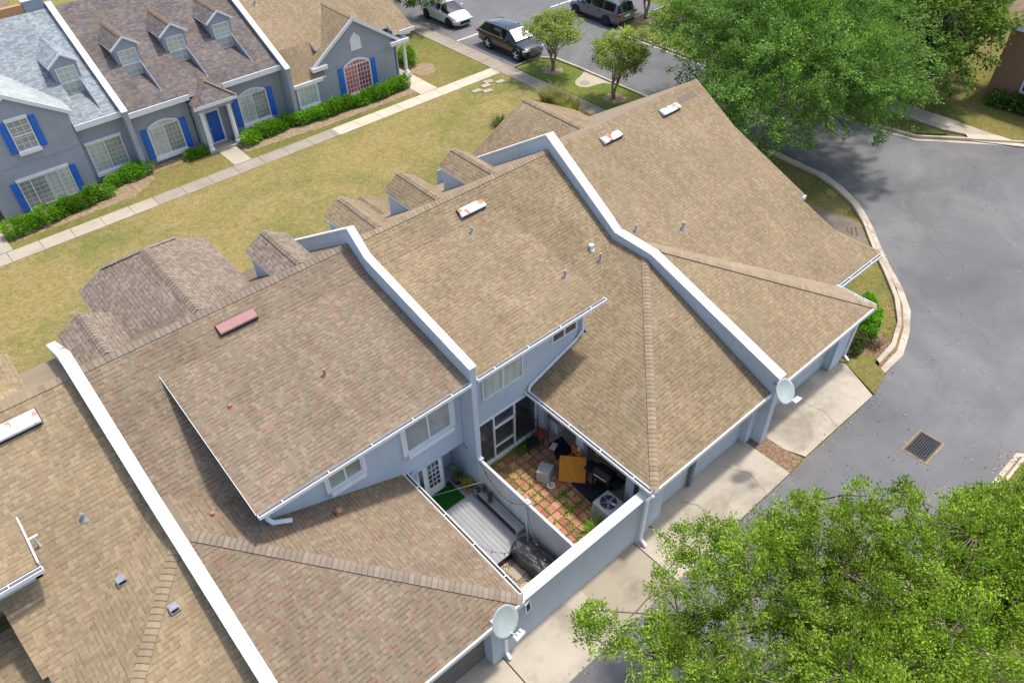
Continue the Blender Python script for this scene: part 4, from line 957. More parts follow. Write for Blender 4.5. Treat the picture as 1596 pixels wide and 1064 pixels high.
b = MB(); b.box(25.5,26.4,40.5,47,0,.12); b.build('porch_floor', 'walk_mid', L3)
b = MB(); b.box(26.1,26.7,40.6,47,2.7,2.9); b.build('porch_beam', 'trim', L3)
pipe(L3, 18.9, 44.75, LP, .25, .05)
GQ = 'party walls of the far row'
party_wall('party_wall', 'grey party wall with white coping between the pale grey roof and the dark brown roof', 8.80, 9.05, [(40.55,3.47),(LY,7.05),(56,3.2)], 'grey', GQ)
party_wall('party_wall', 'grey party wall with white coping between the dark brown roof and the far tan roof', 17.76, 18.0, [(40.02,3.2),(LY,7.10),(56,3.2)], 'grey', GQ)
# buildings at the edges of the view
t = thing('stucco_building', 'orange stucco building edge showing behind the pale grey roof', 'building', (0,0,0))
b = MB(); b.box(-10,7.7,LY+.12,LY+.4,4,7.2); b.build('wall', 'orange', t)
b = MB(); b.box(7.75,8.75,LY+.12,LY+.4,4,7.3); b.build('parapet', 'grey', t)
b = MB(); b.box(7.72,8.78,LY+.05,LY+.45,7.31,7.36); b.build('coping', 'white', t)
b = MB(); b.box(-10,8.7,LY+.4,LY+16,4,4.4); b.build('roof', 'twig', t)
t = thing('house', 'brown stucco house with dark window behind the dark tree at the right edge', 'house', (0,0,0))
HX = 49.6
b = MB(); b.box(HX,60,2,14.3,0,4.2); b.build('wall', 'brownwall', t)
b = MB(); b.box(HX-.6,61,1,14.9,4.2,4.42); b.build('fascia', 'trim', t)
b = MB(); slab(b, [(HX-.62,.9),(HX-.62,15),(55,15),(55,.9)], Plane(.45,0,4.43-.45*(HX-.62)), .05); b.build('roof', ['sh_tan1','trim'], t)
for y in (12.0, 7.0):
    b = MB(); b.box(HX-.05,HX,y-.5,y+.5,1.0,2.2); w_ = b.build('window', 'glass', t); b = MB(); b.box(HX-.08,HX,y-.6,y-.5,.9,2.3); b.box(HX-.08,HX,y+.5,y+.6,.9,2.3); b.box(HX-.1,HX,y-.6,y+.6,.85,.98); b.build('frame', 'trim', w_)

# ------------------------------------------------------------------ cars
def paint(name, c, metal=.3, rough=.28):
    n = NT(name); n.base(c, rough, metal, .5); n.b.inputs['Coat Weight'].default_value = 1; n.b.inputs['Coat Roughness'].default_value = .05; return n.m
M['p_black'] = paint('black_car_paint', (.008,.009,.014), .1, .2); M['p_white'] = paint('pearl_white_car_paint', (.66,.66,.62), 0); M['p_grey'] = paint('grey_car_paint', (.13,.13,.15), .4)
M['carglass'] = glass('car_glass', (.008,.010,.013), .05)
M['tyre'] = plain('tyre_rubber', (.02,.02,.021), .85); M['rim'] = plain('alloy_rim', (.70,.70,.70), .35, .5); M['rimdark'] = plain('dark_alloy_rim', (.06,.06,.065), .3, .6)
M['chrome'] = plain('chrome_trim', (.6,.61,.62), .2, .9, var=.05); M['lampglass'] = plain('headlight_glass', (.55,.57,.6), .12, .3); M['redlamp'] = plain('tail_light_red', (.28,.015,.02), .2)
M['sunshade'] = plain('silver_sunshade', (.75,.80,.80), .35, .2, sc=6)
def ringmesh(b, st, ring, closed=False, matf=None):
    rings = [[Vector((x, y, z)) for x, z in ring(i)] for i, y in enumerate(st)]
    n_ = len(rings[0])
    for i in range(len(rings)-1):
        for k in range(n_-1):
            b.face([rings[i][k], rings[i][k+1], rings[i+1][k+1], rings[i+1][k]][::-1], matf(i, k) if matf else 0)
    return rings
def car(name, label, loc, rz, body, gh, wb, wr, pm, rim, fr_kind, van=False, shade=False, rails=False, group='parked cars'):
    t = thing(name, label, 'car', loc, None, rz)
    # body: stations (y, halfwidth, zbottom, zshoulder, zcentre)
    B = body
    def rg(i):
        y, w_, zb, zs, zc = B[i]
        h = [(w_*.86, zb), (w_*.985, zb+.10), (w_, zb+(zs-zb)*.45), (w_*.985, zb+(zs-zb)*.72), (w_*.93, zs-.02), (w_*.84, zs+.01), (w_*.45, zc), (0, zc+.012)]
        return [(-x, z) for x, z in h]+[(x, z) for x, z in h[::-1][1:]]
    b = MB(); rings = ringmesh(b, [q[0] for q in B], rg)
    b.face([p for p in rings[0]]); b.face([p for p in rings[-1]][::-1])
    b.face([rings[i][0] for i in range(len(rings))]+[rings[i][-1] for i in range(len(rings)-1, -1, -1)])
    o = b.build('body', pm, t, smooth=True); md = o.modifiers.new('s', 'SUBSURF'); md.levels = 1; md.render_levels = 2
    # greenhouse: (y, zbase, wbase, ztop, wtop, kind of the segment that follows) g=glass sides, p=pillar, w=all glass
    def rg2(i):
        y, zb, wb_, zt, wt, k = gh[i]
        return [(-wb_, zb), (-wt, zt-.07), (-wt+.09, zt-.012), (-wt*.5, zt+.012), (0, zt+.02), (wt*.5, zt+.012), (wt-.09, zt-.012), (wt, zt-.07), (wb_, zb)]
    def mf(i, k):
        kd = gh[i][5]
        if kd == 'w': return 1 if k not in (0, 7) else (1)
        if kd == 'p': return 0
        return 1 if k in (0, 7) else 0
    b = MB(); ringmesh(b, [q[0] for q in gh], rg2, matf=mf); o = b.build('cabin', [pm, 'carglass'], t, smooth=True)
    o.data.polygons.foreach_set('use_smooth', [True]*len(o.data.polygons)); o.modifiers.new('e', 'EDGE_SPLIT').split_angle = R(28)
    if shade:
        q0, q1 = gh[-2], gh[-1]
        b = MB(); b.face([(-q0[4]*.92,q0[0]+.06,q0[3]-.03),(q0[4]*.92,q0[0]+.06,q0[3]-.03),(q1[4]*.95,q1[0]-.05,q1[1]+.09),(-q1[4]*.95,q1[0]-.05,q1[1]+.09)][::-1]); 
        for i in range(len(b.v)): b.v[i] = (b.v[i][0], b.v[i][1]+.035, b.v[i][2]+.03)
        b.build('windscreen_sunshade', 'sunshade', t)
    W = max(q[1] for q in B)
    yb0, yf0 = B[0][0], B[-1][0]
    yfw = yf0-(.86 if not van else .98); yrw = yfw-wb
    for y in (yfw, yrw):
        for s_ in (-1, 1):
            b = MB(); b.tube([(s_*(W-.22),y,wr+.01),(s_*(W+.006),y,wr+.01)], wr+.065, 24); b.build('wheel_arch', 'black', t)
            b = MB(); b.tube([(s_*(W-.2),y,wr),(s_*(W-.03),y,wr),(s_*(W+.012),y,wr),(s_*(W+.03),y,wr)], [wr,wr,wr*.97,wr*.88], 24); w_ = b.build('wheel', 'tyre', t)
            b = MB(); b.tube([(s_*(W+.005),y,wr),(s_*(W+.034),y,wr)], [wr*.72,wr*.70], 20, 1); 
            for k in range(5):
                a = k*2*math.pi/5+.3; d = Vector((0,math.cos(a),math.sin(a))); e = Vector((0,-math.sin(a),math.cos(a)))
                b.obox(Vector((s_*(W+.038),y,wr))+d*wr*.36, d*wr*.34, e*wr*.085, Vector((.012,0,0)), 0)
            b.tube([(s_*(W+.03),y,wr),(s_*(W+.052),y,wr)], wr*.16, 10, 0); b.build('rim', [rim, 'black'], w_)
    # lamps, grille, bumper, plate, mirrors, handles
    zf = B[-2][3]
    for s_ in (-1, 1):
        b = MB(); b.obox((s_*W*.70, yf0-.17, zf-.10), (.20,-.0,0), (s_*-.05,.13,0), (0,0,.055)); bevel(b.build('headlight', 'lampglass', t), .02)
        b = MB(); b.obox((s_*W*.80, yb0+.10, B[1][3]-.13), (.17,0,0), (s_*-.02,.12,0), (0,0,.075)); bevel(b.build('taillight', 'redlamp', t), .02)
        b = MB(); yy = gh[-2][0]+.25; b.obox((s_*(W+.09), yy, gh[0][1]+.04), (.11,0,0), (0,.06,0), (0,0,.07)); bevel(b.build('wing_mirror', pm, t), .02)
        b = MB()
        for yy in (.35, -.65): b.obox((s_*(W*.985), yy, B[3][3]-.16), (.018,0,0), (0,.1,0), (0,0,.013))
        b.box(min(s_*(W-.04),s_*(W+.003)),max(s_*(W-.04),s_*(W+.003)),yrw+wr+.1,yfw-wr-.1,.26,.36); b.build('side_trim', 'black' if fr_kind != 'white' else pm, t)
    b = MB(); b.box(-W*.45,W*.45,yf0-.06,yf0+.012,zf-.36,zf-.08)
    for k in range(3 if fr_kind == 'black' else 1): b.box(-W*.56,W*.56,yf0+.012,yf0+.024,zf-.33+k*.1,zf-.30+k*.1,1)
    b.box(-W*.52,W*.52,yf0-.08,yf0+.006,.30,.40); b.box(-W*.6,W*.6,yf0-.06,yf0+.014,.25,.28,1)
    b.build('grille', ['black', 'chrome'], t)
    b = MB(); b.box(-.26,.26,yb0-.02,yb0+.03,.72,.86); b.build('number_plate', 'trim', t)
    b = MB(); b.box(-W*.8,W*.8,yb0-.012,yb0+.1,.32,.48); b.build('rear_bumper_trim', 'black', t)
    if rails:
        for s_ in (-1, 1):
            wt = gh[2][4]-.06; b = MB(); b.tube([(s_*wt,gh[1][0]+.15,gh[1][3]+.0),(s_*wt,gh[2][0],gh[2][3]+.05),(s_*wt,gh[-3][0]-.1,gh[-3][3]+.04),(s_*wt,gh[-3][0]+.05,gh[-3][3]-.02)], .02, 6); b.build('roof_rail', 'chrome', t)
    # door and belt lines
    b = MB()
    for s_ in (-1, 1):
        b.obox((s_*(gh[3][2]+.012), (gh[0][0]+gh[-2][0])/2, gh[0][1]+.015), (.006,0,0), (0,(gh[-2][0]-gh[0][0])/2-.25,0), (0,0,.012))
    b.build('belt_trim', 'chrome', t)
    return t
suvB = [(-2.5,.82,.42,.98,1.0),(-2.40,.93,.34,1.08,1.1),(-1.9,.985,.27,1.13,1.13),(-.9,.99,.25,1.12,1.12),(.2,.99,.25,1.10,1.12),(.95,.985,.25,1.08,1.12),(1.45,.97,.26,1.04,1.09),(2.0,.93,.28,.96,1.02),(2.36,.84,.32,.86,.90),(2.5,.68,.40,.76,.76)]
suvG = [(-2.46,1.06,.82,1.08,.76,'w'),(-2.05,1.10,.88,1.53,.64,'p'),(-1.85,1.10,.90,1.60,.67,'g'),(-1.2,1.09,.91,1.68,.70,'p'),(-1.1,1.09,.91,1.69,.70,'g'),(-.12,1.08,.91,1.70,.70,'p'),(-.02,1.08,.91,1.695,.70,'g'),(.42,1.07,.91,1.64,.67,'p'),(.50,1.07,.90,1.62,.66,'w'),(1.42,1.04,.85,1.07,.80,'w')]
car('parked_suv', 'black SUV with silver roof rails and a sunshade parked nose toward the small trees', (33.85,39.28,0), R(180), suvB, suvG, 2.9, .385, 'p_black', 'rim', 'black', shade=True, rails=True)
hbB = [(-2.18,.74,.40,.88,.9),(-2.08,.84,.30,.98,1.0),(-1.6,.885,.22,1.0,1.0),(-.6,.895,.19,.97,.97),(.3,.895,.19,.94,.95),(.9,.89,.2,.90,.95),(1.35,.87,.2,.85,.92),(1.8,.83,.22,.76,.82),(2.06,.68,.26,.62,.66),(2.19,.46,.32,.50,.52)]
hbG = [(-2.12,.95,.74,.98,.66,'w'),(-1.45,.99,.80,1.32,.56,'p'),(-1.32,.98,.80,1.35,.58,'g'),(-.42,.97,.81,1.44,.63,'p'),(-.34,.97,.81,1.44,.63,'g'),(.25,.95,.81,1.38,.61,'p'),(.32,.95,.81,1.36,.60,'w'),(1.18,.90,.78,.93,.74,'w')]
car('parked_hatchback', 'pearl white hatchback half under overhanging leaves beside the walkway', (34.1,46.75,0), R(180), hbB, hbG, 2.66, .325, 'p_white', 'rimdark', 'white')
vnB = [(-2.58,.84,.40,1.0,1.02),(-2.48,.95,.30,1.05,1.06),(-1.9,.99,.22,1.06,1.06),(-.8,.995,.2,1.04,1.04),(.4,.995,.2,1.02,1.03),(1.1,.99,.2,.99,1.03),(1.6,.97,.22,.95,1.0),(2.1,.93,.25,.86,.92),(2.45,.84,.30,.74,.78),(2.58,.70,.36,.62,.64)]
vnG = [(-2.5,1.04,.88,1.08,.84,'w'),(-2.3,1.06,.90,1.60,.72,'p'),(-2.1,1.06,.91,1.66,.73,'g'),(-1.1,1.05,.92,1.73,.75,'p'),(-1.0,1.05,.92,1.735,.75,'g'),(.1,1.03,.92,1.73,.75,'p'),(.2,1.03,.92,1.72,.75,'g'),(.75,1.02,.91,1.64,.72,'p'),(.85,1.02,.91,1.62,.71,'w'),(1.7,.98,.86,1.02,.80,'w')]
car('parked_minivan', 'dark grey minivan parked with its tail to the grass island and sidewalk', (42.55,39.2,0), 0, vnB, vnG, 3.04, .36, 'p_grey', 'rimdark', 'grey', van=True, rails=True)

# ------------------------------------------------------------------ vegetation
def leaves(name, P, size, mat, parent=None, up_bias=.5, aspect=.5, jit=.35, dirs=None):
    """one mesh of small folded leaf blades at points P"""
    N = len(P); P = np.asarray(P, float)
    d = rng.normal(size=(N, 3)) if dirs is None else dirs+rng.normal(size=(N, 3))*.35
    d /= np.linalg.norm(d, axis=1)[:, None]
    nrm = rng.normal(size=(N, 3)); nrm[:, 2] = np.abs(nrm[:, 2])+up_bias*1.6
    nrm -= d*np.sum(nrm*d, 1)[:, None]; nrm /= np.linalg.norm(nrm, axis=1)[:, None]
    sdv = np.cross(d, nrm); L = size*(1+jit*rng.uniform(-1, 1, N))[:, None]
    V = np.empty((N, 4, 3)); V[:, 0] = P; V[:, 1] = P+d*L*.5+sdv*L*aspect*.5; V[:, 2] = P+d*L+nrm*L*.1; V[:, 3] = P+d*L*.5-sdv*L*aspect*.5
    me = bpy.data.meshes.new(name); me.vertices.add(N*4); me.vertices.foreach_set('co', V.ravel())
    me.loops.add(N*4); me.loops.foreach_set('vertex_index', np.arange(N*4, dtype=np.int32))
    me.polygons.add(N); me.polygons.foreach_set('loop_start', np.arange(0, N*4, 4, dtype=np.int32)); me.polygons.foreach_set('loop_total', np.full(N, 4, dtype=np.int32))
    me.materials.append(M[mat]); me.update(); me.validate()
    o = bpy.data.objects.new(name, me); COL.objects.link(o)
    if parent: o.parent = parent
    return o
def tree(name, label, base, th, blobs, ntw, nlf, lsize, mat, bark='bark', tr=.16, group=None, stems=1, sig=.10, limbs=9, droop=.15, inner=.45, seed=1, aspect=.5):
    """trunk + limbs + twigs that end on lumpy crown blobs; leaves gather along the twigs.  blobs: (cx,cy,cz,rx,ry,rz) world"""
    g = np.random.default_rng(seed); t = thing(name, label, 'tree', base, group); B0 = np.array(base, float)
    bl = np.array(blobs, float); vol = bl[:, 3]*bl[:, 4]*bl[:, 5]; pr = vol**.75/np.sum(vol**.75)
    idx = g.choice(len(bl), ntw, p=pr); q = bl[idx]
    u = g.normal(size=(ntw, 3)); u /= np.linalg.norm(u, axis=1)[:, None]
    up_ = g.uniform(size=ntw) < .45; u[up_, 2] = np.abs(u[up_, 2])
    # lumpy surface
    lump = 1+.22*np.sin(u[:, 0]*5+idx*1.7)*np.cos(u[:, 1]*6+idx)+.16*np.sin(u[:, 2]*9+u[:, 0]*7+idx*2.1)
    rr = np.where(g.uniform(size=ntw) < .72, g.uniform(.86, 1.08, ntw), g.uniform(.35, .9, ntw))*lump
    end = q[:, :3]+u*q[:, 3:]*rr[:, None]
    Lt = g.uniform(.45, 1.0, ntw)*min(1.2, np.mean(bl[:, 3])*.42)
    dr = end-q[:, :3]; dr /= np.linalg.norm(dr, axis=1)[:, None]+1e-6
    dr = dr+g.normal(size=(ntw, 3))*.35; dr[:, 2] -= droop; dr /= np.linalg.norm(dr, axis=1)[:, None]
    st = end-dr*Lt[:, None]
    k = np.repeat(np.arange(ntw), nlf); s_ = g.uniform(0.05, 1, len(k))**.8
    P = st[k]+(end-st)[k]*s_[:, None]+g.normal(size=(len(k), 3))*sig*(1.15-s_*.55)[:, None]
    ok = P[:, 2] > .35; P = P[ok]
    leaves('leaves', P-B0, lsize, mat, t, dirs=dr[k][ok], aspect=aspect)
    # wood
    b = MB(); top = Vector((0, 0, th)); cen = Vector(tuple(np.average(bl[:, :3], axis=0, weights=vol)-B0))
    tips = []
    for s in range(stems):
        a = 2*math.pi*s/max(1, stems); off = Vector((math.cos(a), math.sin(a), 0))*(tr*1.3 if stems > 1 else 0)
        tt = top+off*(2.6 if stems > 1 else 1)+Vector((g.uniform(-.1,.1), g.uniform(-.1,.1), g.uniform(-.1,.1)))*th*.4
        b.tube([off*.6, off*.8+Vector((g.uniform(-.05,.05),g.uniform(-.05,.05),th*.4)), tt], [tr*1.25, tr, tr*.78], 9); tips.append(tt)
    b.build('trunk', bark, t, smooth=True)
    b = MB(); ln = []
    for i in range(limbs):
        c = bl[i % len(bl)]; v = g.normal(size=3); v /= np.linalg.norm(v); v[2] = abs(v[2])*.8
        e = Vector(tuple(c[:3]+v*c[3:]*.72-B0)); s0 = tips[i % len(tips)]
        mid = s0.lerp(e, .5)+Vector((g.uniform(-.3,.3), g.uniform(-.3,.3), g.uniform(0,.5)))
        b.tube([s0-Vector((0,0,.1)), s0.lerp(mid, .5)+Vector((0,0,.1)), mid, e], [tr*.62, tr*.45, tr*.3, tr*.1], 7); ln += [mid, e, mid.lerp(e, .5), mid.lerp(e, .25), mid.lerp(e, .75), s0.lerp(mid, .7)]
    ln = np.array([tuple(x) for x in ln])
    sel = g.choice(ntw, min(ntw, 420), replace=False)
    for i in sel:
        p = st[i]-B0; j = np.argmin(np.sum((ln-p)**2, 1)); a_, c_, e_ = Vector(tuple(ln[j])), Vector(tuple(p)), Vector(tuple(end[i]-B0))
        if (a_-c_).length < 1.9: b.tube([a_, a_.lerp(c_, .55)+Vector((0,0,.12)), c_, c_.lerp(e_, .85)], [tr*.14+.006, tr*.09+.005, .009, .004], 4, cap=False)
    b.build('branches', bark, t, smooth=True)
    return t
# big oak behind the end unit
tree('oak_tree', 'huge bright green oak spreading over the road beyond the end roof', (34.6,19.4,0), 3.2,
     [(32.4,17.4,5.6,4.2,3.6,2.7),(29.6,17.2,4.6,2.7,2.4,2.2),(36.6,20.8,6.4,4.6,4.2,2.9),(33.8,22.2,5.4,3.0,2.8,2.4),(35.9,15.9,5.3,3.8,3.2,2.6),(34.4,19.6,7.0,3.8,3.2,2.1),(37.8,17.8,4.6,3.3,3.3,2.3),(30.6,19.6,4.8,2.0,2.0,1.8),(34.2,25.6,4.8,1.8,2.0,1.6),(36.2,14.6,4.4,2.6,2.0,1.8),(39.5,22.5,5.5,4.0,4.2,2.6),(38.2,25.6,5.5,3.6,3.2,2.6)],
     3200, 74, .118, 'leaf_oak', tr=.28, sig=.14, limbs=16, seed=3)
tree('oak_tree', 'darker olive green oak in front of the brown house at the far right', (47.6,17.0,0), 2.8,
     [(47.0,17.2,4.6,3.4,2.9,2.8),(44.6,18.6,4.2,3.0,3.2,2.6),(50.4,18.6,5.4,3.8,3.2,2.8),(47.6,14.9,3.6,2.0,1.4,2.0),(45.8,22.0,5.2,4.0,4.0,2.8),(45.0,15.6,2.8,1.8,1.6,1.8)],
     900, 60, .22, 'leaf_dark', tr=.3, sig=.24, limbs=10, seed=5)
tree('oak_tree', 'dark tree beyond the end oak along the far street', (52.5,31.0,0), 2.8,
     [(52.0,30.0,5.0,5.5,5.0,3.4),(58.0,26,5.6,5,5,3.4)], 450, 60, .28, 'leaf_dark', tr=.3, sig=.3, limbs=8, seed=6)
tree('shade_tree', 'leafy tree whose branches hang over the white hatchback', (31.2,50.0,0), 3.0,
     [(31.5,46.6,2.3,1.1,1.0,.6),(32.6,46.6,2.1,1.0,.8,.45),(30.6,47.6,2.7,1.5,1.3,.9),(30.6,50.2,4.6,2.4,2.2,1.7),(33.0,48.6,2.7,1.2,1.1,.7),(33.7,46.6,2.2,.8,.8,.35),(34.3,47.6,2.4,.9,.9,.5)], 340, 46, .17, 'leaf_dark', tr=.2, sig=.2, limbs=8, seed=8)
# crepe myrtles
GM = 'multi-stemmed crepe myrtles by the parking court'
tree('crepe_myrtle', 'rounded pale green crepe myrtle nearest the black SUV', (33.6,34.85,.03), 1.0,
     [(32.9,34.3,2.8,1.4,1.3,.6),(34.0,34.9,3.0,1.45,1.3,.6),(33.4,33.5,2.5,1.1,.9,.45),(34.1,35.8,2.7,1.1,1.0,.5),(32.5,35.3,2.7,1.1,.9,.5)], 420, 34, .12, 'leaf_myrtle', 'bark_pale', .065, GM, stems=4, sig=.11, limbs=14, seed=11)
tree('crepe_myrtle', 'taller crepe myrtle closest to the end unit roof on the grass island', (33.45,29.35,.03), 1.0,
     [(33.1,29.0,2.9,1.25,1.25,.75),(34.1,29.2,3.4,1.25,1.25,.65),(32.9,28.4,2.3,.8,.8,.6),(33.5,30.0,2.8,1.0,.9,.8),(33.9,28.3,2.7,.8,.8,.7)], 400, 34, .12, 'leaf_myrtle', 'bark_pale', .065, GM, stems=4, sig=.11, limbs=14, seed=12)
tree('crepe_myrtle', 'crepe myrtle behind the grey minivan, cut by the top edge', (44.7,36.7,.03), 1.1,
     [(44.6,36.9,3.0,1.3,1.2,.9),(45.4,37.4,3.5,1.3,1.3,.9),(44.0,37.5,3.3,1.1,1.1,.8)], 330, 30, .15, 'leaf_myrtle', 'bark_pale', .075, GM, stems=4, sig=.13, limbs=12, seed=13)
# trees on the near side of the alley
GN = 'bright green trees along the near side of the alley'
tree('young_oak', 'bright green oak in front of the driveways, its sprigs reaching to the alley drain', (13.6,.7,0), 2.2,
     [(10.3,3.1,5.2,1.5,1.3,1.0),(9.0,3.5,4.9,1.1,.9,.75),(12.1,2.2,5.4,1.5,1.4,1.1),(10.9,1.2,5.3,1.8,1.6,1.1),(12.9,.7,5.6,1.7,1.5,1.2),(7.9,3.9,4.5,.75,.6,.5),(6.5,5.3,4.4,.65,.5,.4),(7.3,3.6,4.7,1.0,.8,.6),(11.5,3.7,4.7,.95,.75,.7),(9.3,1.7,4.6,1.2,1.0,.7),(6.9,4.8,4.3,.55,.5,.35),(10.2,4.9,4.6,.7,.6,.45),(9.5,5.2,4.4,.4,.5,.35),(12.7,3.7,4.7,.5,.5,.45),(14.9,2.4,4.7,.35,.4,.4),(8.6,4.8,4.3,.6,.5,.35)],
     1350, 84, .066, 'leaf_near', tr=.12, sig=.10, group=GN, limbs=14, seed=21, droop=-.1)
tree('young_oak', 'bright green oak at the bottom right corner beside the grass strip', (18.6,-1.0,0), 2.4,
     [(15.0,.1,5.0,1.5,1.3,1.1),(14.2,-.8,5.5,1.8,1.6,1.2),(17.3,-.5,4.6,1.5,1.3,1.1),(15.9,-1.4,5.4,1.9,1.6,1.3),(12.9,-.7,5.7,1.4,1.1,.9),(16.0,1.0,4.4,.55,.55,.7)],
     1350, 84, .068, 'leaf_near', tr=.12, sig=.10, group=GN, limbs=12, seed=22, droop=-.1)
tree('young_oak', 'bright green oak at the bottom centre edge, partly outside the photo', (9.6,-.6,0), 2.2,
     [(7.2,2.1,5.4,1.25,1.0,.85),(6.0,2.9,5.0,.8,.65,.5),(9.0,.6,5.6,1.6,1.25,1.0),(8.2,-.4,6.0,1.6,1.3,1.1),(10.8,-.2,5.6,1.5,1.2,1.1)],
     950, 84, .066, 'leaf_near', tr=.12, sig=.10, group=GN, limbs=10, seed=23, droop=-.1)
# hedges
def hedge(label, segs, h, wd, dens, mat='leaf_hedge', group=None, size=.09, name='hedge', cat='hedge', sd=1):
    g = np.random.default_rng(sd); P = []; D = []
    x0, y0 = segs[0]; t = thing(name, label, cat, (x0, y0, 0), group)
    L = sum(math.dist(segs[i], segs[i+1]) for i in range(len(segs)-1))
    K = max(2, int(L/.42)); cs = []
    for i in range(K+1):
        s = L*i/K; 
        for a, c in zip(segs[:-1], segs[1:]):
            l = math.dist(a, c)
            if s <= l+1e-6: cs.append((a[0]+(c[0]-a[0])*s/l, a[1]+(c[1]-a[1])*s/l)); break
            s -= l
    for cx, cy in cs:
        r = wd*g.uniform(.34, .52); hh = h*g.uniform(.68, 1.12); cy += g.uniform(-.08, .08); n_ = int(dens)
        u = g.normal(size=(n_, 3)); u /= np.linalg.norm(u, axis=1)[:, None]; u[:, 2] = np.abs(u[:, 2])*1.0
        u *= (g.uniform(.72, 1.1, n_)*(1+.14*np.sin(u[:, 0]*6+cx*3)*np.cos(u[:, 1]*7+cx)))[:, None]
        P.append(np.c_[cx+u[:, 0]*r*1.25+g.normal(0, .03), cy+u[:, 1]*r, hh*.35+u[:, 2]*hh*.65]); D.append(u)
        lo = g.uniform(-1, 1, size=(n_//2, 3)); P.append(np.c_[cx+lo[:, 0]*r, cy+lo[:, 1]*r*.9, hh*(.08+.3*np.abs(lo[:, 2]))]); D.append(lo)
    P = np.vstack(P); D = np.vstack(D); D /= np.linalg.norm(D, axis=1)[:, None]+1e-6
    leaves('foliage', P-np.array([x0, y0, 0]), size, mat, t, dirs=D, aspect=.62)
    b = MB()
    for cx, cy in cs:
        for k in range(3): b.tube([(cx-x0,cy-y0,0),(cx-x0+g.uniform(-.2,.2),cy-y0+g.uniform(-.2,.2),h*.55)], [.015,.006], 5)
    b.build('stems', 'twig', t)
    return t
GH = 'clipped bright green hedges along the far row'
hedge('bright green hedge under the wide ground-floor window with blue shutters', [(1.95,39.25),(4.4,39.5)], .8, .95, 900, group=GH, sd=1)
hedge('short bright green hedge at the right corner of the pale-roofed house', [(4.75,39.5),(6.35,39.75)], .8, .95, 900, group=GH, sd=2)
hedge('small bright hedge at the foot of the grey party wall between pale and dark roofs', [(7.1,40.4),(8.7,40.65)], .75, .9, 900, group=GH, sd=3)
hedge('low dark green bush just left of the blue door porch', [(11.35,40.35),(12.15,40.3)], .5, .6, 500, group=GH, sd=4, name='bush', cat='bush')
hedge('low bright green hedge curving from the porch column to the red window gable', [(14.5,39.6),(15.6,39.9),(17.6,40.0)], .75, .8, 800, group=GH, sd=5)
hedge('long green hedge between the small window and red-curtained window', [(18.0,39.75),(20.3,39.6),(22.7,39.35)], .8, .8, 850, group=GH, sd=6)
hedge('short hedge between the red-curtained window and the new concrete walk', [(23.0,39.35),(25.1,39.6)], .75, .8, 850, group=GH, sd=7)
hedge('rounded green bush beyond the white porch columns', [(27.3,42.0),(27.6,43.0)], 1.1, 1.0, 900, group=GH, sd=8, name='bush', cat='bush')
hedge('bright green shrub against the end unit, under the small lower eave', [(26.3,9.1),(26.7,8.8),(26.1,8.2),(25.2,7.9)], .75, .7, 700, sd=9, name='bush', cat='bush', size=.11)
hedge('dull brown-tipped shrub at the garage corner of the end unit', [(24.1,7.75),(24.7,7.9)], .55, .6, 500, 'leaf_dull', sd=10, name='bush', cat='bush')
hedge('low dark bushes along the brown house at the right edge', [(49.1,8),(49.1,13.4)], .8, .8, 300, 'leaf_dark', sd=12, name='bush', cat='bush', size=.2)
def tuft(name, label, base, blades, L, mat, spread=.5, lean=.6, wd=.03, cat='plant', parent=None, sd=1, segs=3):
    g = random.Random(sd); b = MB()
    for i in range(blades):
        a = g.uniform(0, 2*math.pi); r = spread*math.sqrt(g.random())*.5; l = L*g.uniform(.65, 1.1); ln = lean*g.uniform(.3, 1.2)
        d = Vector((math.cos(a), math.sin(a), 0)); s_ = Vector((-d.y, d.x, 0)); p = d*r; prev = None
        for k in range(segs+1):
            f = k/segs; q = p+d*(ln*l*f*f)+Vector((0,0,l*(f-.25*ln*f*f))); w_ = wd*(1-f)**.6*.5+.001
            if prev: b.face([prev[0]-s_*prev[1], prev[0]+s_*prev[1], q+s_*w_, q-s_*w_])
            prev = (q, w_)
    if parent: return b.build(name, mat, parent)
    t = thing(name, label, cat, base); b.build('blades', mat, t); return t
for i, (x, y) in enumerate(((30.2,31.6),(30.3,30.7),(30.1,29.8))):
    tuft('ornamental_grass', ['tall straw-tipped ornamental grass clump at the far end of the row beside the walk', 'middle ornamental grass clump beyond the big gable', 'ornamental grass clump nearest the end unit roof'][i], (x,y,0), 420, 1.15, 'leaf_straw', 1.0, .7, .035, 'grass clump', sd=i)
tuft('ornamental_grass', 'low dark grass clump left of the big tan front gable', (26.2,31.6,0), 200, .6, 'leaf_dull', .8, .7, .03, 'grass clump', sd=9)
b = MB(); g_ = random.Random(4)
for i in range(90):
    a = g_.uniform(0, 6.28); l = g_.uniform(.25,.6); p = Vector((g_.uniform(-.2,.2), g_.uniform(-.2,.2), 0)); q = p+Vector((math.cos(a)*l*.7, math.sin(a)*l*.7, l)); b.tube([p, p.lerp(q,.5)+Vector((0,0,.06)), q], [.008,.006,.003], 4)
o = b.build('dead_shrub', 'twig', loc=(24.9,7.35,0)); tag(o, 'dry leafless shrub in the mulch next to the end driveway', 'shrub')

